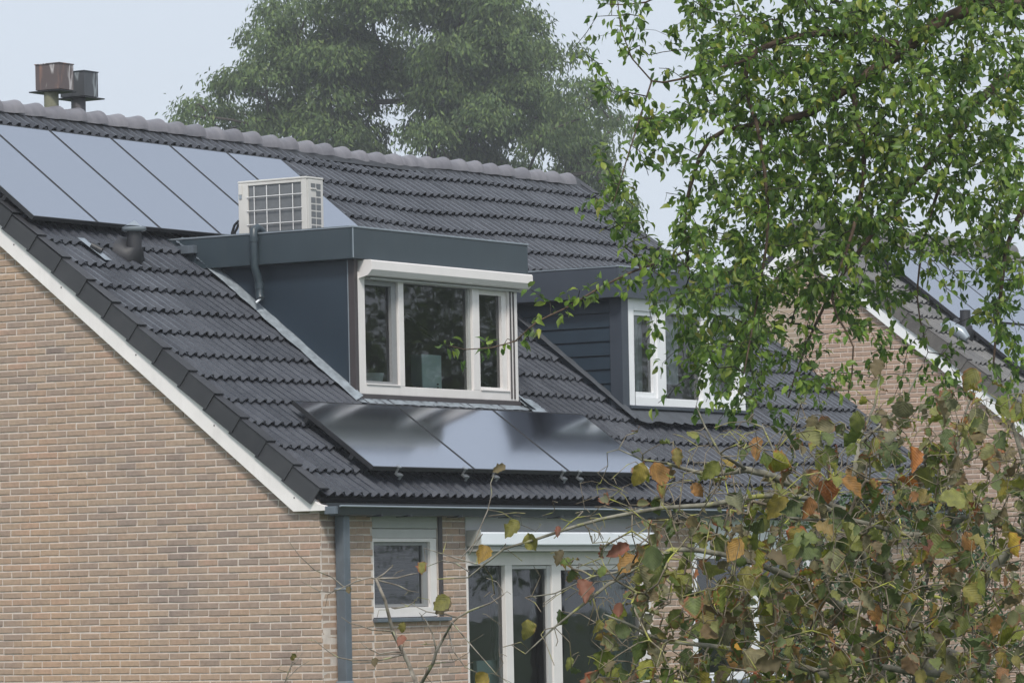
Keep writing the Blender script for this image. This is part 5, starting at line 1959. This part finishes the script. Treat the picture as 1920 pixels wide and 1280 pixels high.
# ---- twiggy, nearly bare shrub in front of the small window
BARE = thing('bare_shrub', 'nearly leafless twiggy shrub in front of the small window and downpipe', 'shrub', tuple(at(800, 1500, 13.6) * np.array([1, 1, 0])))
sk = Skeleton()
bb = org(BARE)
sk.limb([bb, bb + np.array([0.02, 0.02, 0.6]), at(795, 1500, 13.6), at(788, 1330, 13.5), at(782, 1285, 13.5)], [0.02, 0.016, 0.013, 0.010, 0.009])
BT = [
    ([(782, 1285, 13.5), (766, 1243, 13.5), (737, 1185, 13.45), (722, 1125, 13.4), (705, 1085, 13.4)], [0.0085, 0.008, 0.007, 0.006, 0.0055]),
    ([(705, 1085, 13.4), (695, 1082, 13.4), (668, 1089, 13.3), (645, 1100, 13.3), (622, 1081, 13.3), (590, 1068, 13.2), (562, 1042, 13.2), (540, 1012, 13.2)], [0.004, 0.003, 0.0028, 0.0026, 0.0024, 0.002, 0.0017, 0.0012]),
    ([(645, 1100, 13.3), (622, 1110, 13.3), (600, 1108, 13.3), (585, 1100, 13.3), (566, 1090, 13.3)], [0.0024, 0.002, 0.0018, 0.0015, 0.001]),
    ([(705, 1085, 13.4), (720, 1075, 13.4), (736, 1061, 13.4)], [0.004, 0.003, 0.002]),
    ([(708, 1084, 13.4), (745, 1083, 13.4), (770, 1076, 13.4), (783, 1074, 13.4)], [0.004, 0.003, 0.0025, 0.0015]),
    ([(733, 1083, 13.4), (745, 1072, 13.4), (757, 1068, 13.4)], [0.0025, 0.002, 0.0012]),
    ([(712, 1088, 13.4), (747, 1097, 13.4), (767, 1107, 13.4), (786, 1110, 13.4)], [0.003, 0.0025, 0.002, 0.0012]),
    ([(722, 1125, 13.4), (734, 1138, 13.4), (727, 1140, 13.4), (707, 1157, 13.3), (690, 1170, 13.3), (687, 1135, 13.3), (674, 1127, 13.3)], [0.004, 0.003, 0.003, 0.0026, 0.0022, 0.0018, 0.001]),
    ([(740, 1140, 13.4), (765, 1136, 13.4), (780, 1125, 13.4), (783, 1119, 13.4)], [0.003, 0.0025, 0.002, 0.001]),
    ([(737, 1183, 13.4), (720, 1181, 13.4), (697, 1180, 13.3), (675, 1172, 13.3), (655, 1167, 13.3), (640, 1156, 13.3)], [0.0035, 0.003, 0.0026, 0.002, 0.0018, 0.001]),
    ([(755, 1222, 13.4), (737, 1221, 13.4), (712, 1225, 13.4), (690, 1215, 13.4), (677, 1204, 13.4)], [0.0035, 0.003, 0.0025, 0.002, 0.001]),
    ([(756, 1226, 13.4), (745, 1229, 13.3), (712, 1237, 13.3), (662, 1237, 13.3), (635, 1232, 13.3), (615, 1220, 13.3), (590, 1200, 13.3), (575, 1198, 13.3)], [0.004, 0.0035, 0.003, 0.0026, 0.0022, 0.0018, 0.0014, 0.001]),
    ([(784, 1290, 13.5), (812, 1242, 13.4), (818, 1220, 13.4), (832, 1195, 13.4), (848, 1166, 13.3), (858, 1157, 13.3), (882, 1144, 13.3), (920, 1130, 13.2), (944, 1114, 13.2), (941, 1104, 13.2), (931, 1090, 13.2), (912, 1083, 13.2)], [0.007, 0.0065, 0.006, 0.005, 0.0045, 0.004, 0.0036, 0.003, 0.0026, 0.002, 0.0016, 0.001]),
    ([(858, 1157, 13.3), (840, 1152, 13.3), (800, 1146, 13.3), (770, 1132, 13.3)], [0.0035, 0.003, 0.002, 0.001]),
    ([(858, 1157, 13.3), (880, 1155, 13.3), (905, 1150, 13.3)], [0.003, 0.002, 0.001]),
    ([(818, 1220, 13.4), (812, 1190, 13.4), (800, 1165, 13.4), (786, 1148, 13.4)], [0.0035, 0.003, 0.002, 0.0012]),
    ([(815, 1206, 13.4), (795, 1207, 13.4), (780, 1208, 13.4)], [0.0025, 0.002, 0.001]),
    ([(840, 1180, 13.4), (850, 1220, 13.3), (872, 1250, 13.3), (905, 1265, 13.3)], [0.003, 0.0025, 0.002, 0.001]),
    ([(848, 1166, 13.3), (880, 1205, 13.2), (930, 1262, 13.2), (980, 1300, 13.2)], [0.003, 0.0025, 0.002, 0.001]),
    ([(820, 1242, 13.4), (850, 1240, 13.4), (880, 1222, 13.4)], [0.0026, 0.002, 0.001]),
    ([(795, 1027, 13.0), (830, 1038, 12.9), (862, 1048, 12.8), (905, 1060, 12.6)], [0.0012, 0.002, 0.0026, 0.003]),
    ([(800, 1062, 13.0), (830, 1050, 12.9), (856, 1056, 12.8), (880, 1072, 12.6)], [0.0012, 0.002, 0.0026, 0.003]),
    ([(784, 1300, 13.5), (700, 1330, 13.4), (600, 1320, 13.3), (530, 1290, 13.2), (548, 1240, 13.2), (560, 1212, 13.2)], [0.005, 0.004, 0.003, 0.0025, 0.002, 0.001]),
    ([(535, 1275, 13.2), (560, 1250, 13.2), (580, 1238, 13.2)], [0.002, 0.0016, 0.001]),
    ([(545, 1250, 13.2), (556, 1238, 13.2), (568, 1222, 13.2)], [0.0018, 0.0014, 0.001]),
    ([(905, 1000, 12.8), (880, 1040, 12.8), (900, 990, 12.8), (915, 955, 12.8), (922, 925, 12.8), (920, 905, 12.8), (930, 880, 12.8)], [0.002, 0.0024, 0.0024, 0.0022, 0.002, 0.0018, 0.0012]),
]
for pts, rr in BT:
    P3 = P_(pts)
    sk.limb(P3, rr, sk.nearest(P3[0]) if len(sk.p) and np.min(np.linalg.norm(np.array(sk.p) - P3[0], axis=1)) < 0.25 else None)
for _ in range(46):
    base = sk.p[int(rng.integers(30, len(sk.p)))]
    sk.grow(base + rng.normal(size=3) * np.array([0.05, 0.05, 0.045]), bow=0.15, step=0.03)
rad = sk.radii(0.0010, 0.2, 0.002) * 0.8
limb, twig = sk.mesh(rad, 4)
limb.build('branch', M_TWIGL, BARE)
twig.build('twigs', M_TWIG, BARE, kind='stuff')
for (a, b, d, s, m, (du, dv)) in ((793, 1052, 13.3, .042, M_LEAFY, (-.1, 1)), (842, 1118, 13.2, .062, M_LEAFY, (-.7, .6)), (845, 1120, 13.25, .07, M_LEAFB, (-.9, .7)), (758, 1190, 13.3, .04, M_LEAFR, (-.5, .9)), (757, 1165, 13.3, .035, M_LEAFY, (-.2, .9)),
                                  (655, 1098, 13.2, .024, M_LEAFB, (0, 1)), (703, 1232, 13.2, .03, M_LEAFB, (0, 1)), (548, 1238, 13.2, .02, M_LEAFY, (.1, -1)), (555, 1232, 13.2, .02, M_LEAFY, (-.6, -.6)), (915, 1262, 13.1, .05, M_LEAFO, (-.6, .5))):
    v = RIGHT * du - UP * dv - FWD * random.uniform(-0.2, 0.4)
    nn = -FWD + UP * random.uniform(-.2, .6) + RIGHT * random.uniform(-.5, .5)
    leaf_objects('leaf', [tmpl_mesh('leaf', BL[random.randrange(14)], m)], np.array([at(a, b, d)]), np.array([v]), np.array([nn]), np.array([s]), np.array([random.uniform(.7, 1.0)]), BARE)

# ---- small-leaved evergreen behind the autumn shrub
EVG = thing('evergreen_shrub', 'dark small-leaved evergreen bush behind the autumn shrub, lower right', 'shrub', tuple(at(1650, 1500, 16.5) * np.array([1, 1, 0])))
sk = Skeleton()
eb = org(EVG)
sk.limb([eb, eb + np.array([0, 0.03, 0.8]), at(1650, 1250, 16.5), at(1640, 1050, 16.5), at(1600, 900, 16.4)], [0.04, 0.03, 0.02, 0.012, 0.005])
sk.limb(P_([(1650, 1250, 16.5), (1560, 1120, 16.3), (1520, 1000, 16.2)]), [0.016, 0.010, 0.004], sk.nearest(at(1650, 1250, 16.5)))
sk.limb(P_([(1650, 1250, 16.5), (1720, 1140, 16.4), (1760, 1000, 16.3)]), [0.016, 0.010, 0.004], sk.nearest(at(1650, 1250, 16.5)))
EP, ED = [], []
for _ in range(330):
    while True:
        a, b = rng.uniform(1440, 1920), rng.uniform(840, 1330)
        if ((a - 1660) / 260) ** 2 + ((b - 1150) / 290) ** 2 < 1 and (b > 930 or rng.random() < 0.4):
            break
    path = sk.grow(at(a, b, 16.4 + rng.normal() * 0.25), bow=0.12, step=0.06)
    for _ in range(14):
        k = path[int(rng.integers(max(0, len(path) - 4), len(path)))]
        v = rng.normal(size=3)
        v /= np.linalg.norm(v)
        EP.append(sk.p[k] + rng.normal(size=3) * 0.025)
        ED.append(v)
rad = sk.radii(0.0012, 0.36, 0.008)
limb, twig = sk.mesh(rad, 4)
limb.build('limb', M_BARKD, EVG)
twig.build('twigs', M_BARKD, EVG, kind='stuff')
EP, ED = np.array(EP), np.array(ED)
leaves_mesh('leaves', leaf_template('small'), EP, ED, rng.normal(size=EP.shape) + np.array([0, 0, .6]), rng.uniform(.022, .038, len(EP)), None, M_LEAFE, EVG, kind='stuff')


# ---- trees farther off: trunk, limbs and a crown of drooping sprays
def far_tree(name, label, base, lobes, n_spray, leaf_len, mat, trunk_r, per=42, group=None, sag_=0.5):
    """lobes: (centre, radius) balls that the crown is made of"""
    t = thing(name, label, 'tree', base, group)
    b = np.array(base, float)
    sk = Skeleton()
    cen = np.mean([c for c, r in lobes], axis=0)
    top = b + np.array([0, 0, max(c[2] for c, r in lobes)])
    sk.limb([b, b * 0.7 + np.array([cen[0], cen[1], 0]) * 0.3 + np.array([0, 0, cen[2] * 0.35]), np.array([cen[0], cen[1], cen[2] * 0.75]), np.array([cen[0], cen[1], cen[2]])], [trunk_r, trunk_r * .8, trunk_r * .45, trunk_r * .2])
    for c, r in sorted(lobes, key=lambda q: np.linalg.norm(q[0] - cen)):
        path = sk.grow(np.array(c), bow=0.05, step=0.5, bias=lambda A, q: np.maximum(0, A[:, 2] - q[2]) * 1.5)
    rad = np.maximum(sk.radii(0.05, 0.42, trunk_r * .5), 0.03)
    limb, twig = sk.mesh(rad, 5)
    limb.build('trunk', M_BARKD, t)
    twig.build('limb', M_BARKD, t)
    P, D, N, S = [], [], [], []
    wts = np.array([r ** 2 for c, r in lobes])
    wts = wts / wts.sum()
    for k in rng.choice(len(lobes), n_spray, p=wts):
        c, r = lobes[k]
        v = rng.normal(size=3)
        if rng.random() < 0.8:
            v[2] = abs(v[2]) * 0.9 - 0.12
        v /= np.linalg.norm(v)
        q = c + v * r * (0.55 + 0.55 * rng.random() ** 0.7) * np.array([1, 1, 0.85])
        out = v * np.array([1, 1, 0.3]) + np.array([0, 0, -sag_])
        out /= np.linalg.norm(out)
        m = int(per * rng.uniform(0.6, 1.4))
        s = rng.random(m)
        loc = q + out * (s[:, None] * 3.4 * leaf_len) + rng.normal(size=(m, 3)) * leaf_len * 0.95
        d = rng.normal(size=(m, 3)) * 0.55 + np.array([0, 0, -1.0]) * sag_ * 1.6 + out * 0.6
        P.append(loc)
        D.append(d)
        N.append(rng.normal(size=(m, 3)) * 0.6 + v * 0.5 + np.array([0, 0, .6]))
        S.append(rng.uniform(0.75, 1.3, m) * leaf_len)
    P, D, N, S = map(np.concatenate, (P, D, N, S))
    leaves_mesh('crown', leaf_template('leaflet'), P, D, N, S, rng.uniform(.8, 1.3, len(P)), mat, t, kind='stuff')
    return t


rng = np.random.default_rng(5)
DT = 150.0
sc_ = DT / F_PX
lob = [(780, -60, 200), (620, 40, 130), (930, 30, 110), (540, 120, 85), (690, 150, 130), (860, 160, 140), (480, 190, 80), (410, 215, 55), (372, 206, 32), (1010, 130, 95), (1065, 190, 80), (590, 235, 95), (720, 270, 100), (900, 270, 110),
       (1030, 300, 85), (1105, 330, 60), (1150, 230, 35), (1120, 170, 25), (1160, 380, 40), (520, 60, 60), (470, 235, 55), (490, 105, 40), (990, 40, 45), (820, 330, 80), (650, 320, 60), (980, 370, 70), (1120, 290, 60)]
lobes = []
for a, b, r in lob + [(700, 60, 110), (850, 40, 120), (930, 110, 100), (800, 210, 120), (980, 220, 90), (660, 200, 90), (880, 120, 110)]:
    for _ in range(6):
        w_ = rng.normal(size=3)
        w_ /= np.linalg.norm(w_)
        q = at(a, b, DT + float(rng.normal() * 2.0)) + w_ * r * sc_ * 0.62
        lobes.append((q, r * sc_ * rng.uniform(0.24, 0.36)))
base_t = at(800, 1119, DT)
base_t[2] = 0
far_tree('broadleaf_tree', 'tall broad tree with hanging leaves standing behind the roof ridge', tuple(base_t), lobes, 2500, 0.20, M_LEAFT, 0.5, 58)
# garden trees beside the houses, outside the frame; the window panes mirror them
for k, (x, y, h, r) in enumerate(((17.5, -8.5, 7.5, 2.6), (24.5, -13.0, 8.5, 3.0), (31.0, -14.5, 8.0, 3.0))):
    lobes = [(np.array([x, y, h * .62]) + rng.normal(size=3) * np.array([r * .5, r * .5, h * .2]), r * rng.uniform(.4, .62)) for _ in range(16)]
    far_tree('garden_tree', ('round garden tree nearest the front windows', 'taller garden tree in the middle of the row by the gardens', 'garden tree farthest from the houses by the gardens')[k], (x, y, 0), lobes, 420, 0.13, M_LEAFT, 0.18, 30, 'garden trees in front of the houses', 0.3)


# ------------------------------------------------------------------ the misty air
hz = MB()
hz.box(-60, 190, -70, 150, -1.0, 32.0)
hm = bpy.data.materials.new('mist')
hm.use_nodes = True
hn = hm.node_tree.nodes
hn.remove(hn['Principled BSDF'])
pv = hn.new('ShaderNodeVolumePrincipled')
pv.inputs['Color'].default_value = (0.90, 0.92, 0.95, 1)
pv.inputs['Density'].default_value = 0.0009
pv.inputs['Anisotropy'].default_value = 0.2
hm.node_tree.links.new(pv.outputs[0], hn['Material Output'].inputs['Volume'])
hz.build('haze', hm, None, origin=(0, 0, 0), kind='stuff')
scene.cycles.volume_step_rate = 4.0
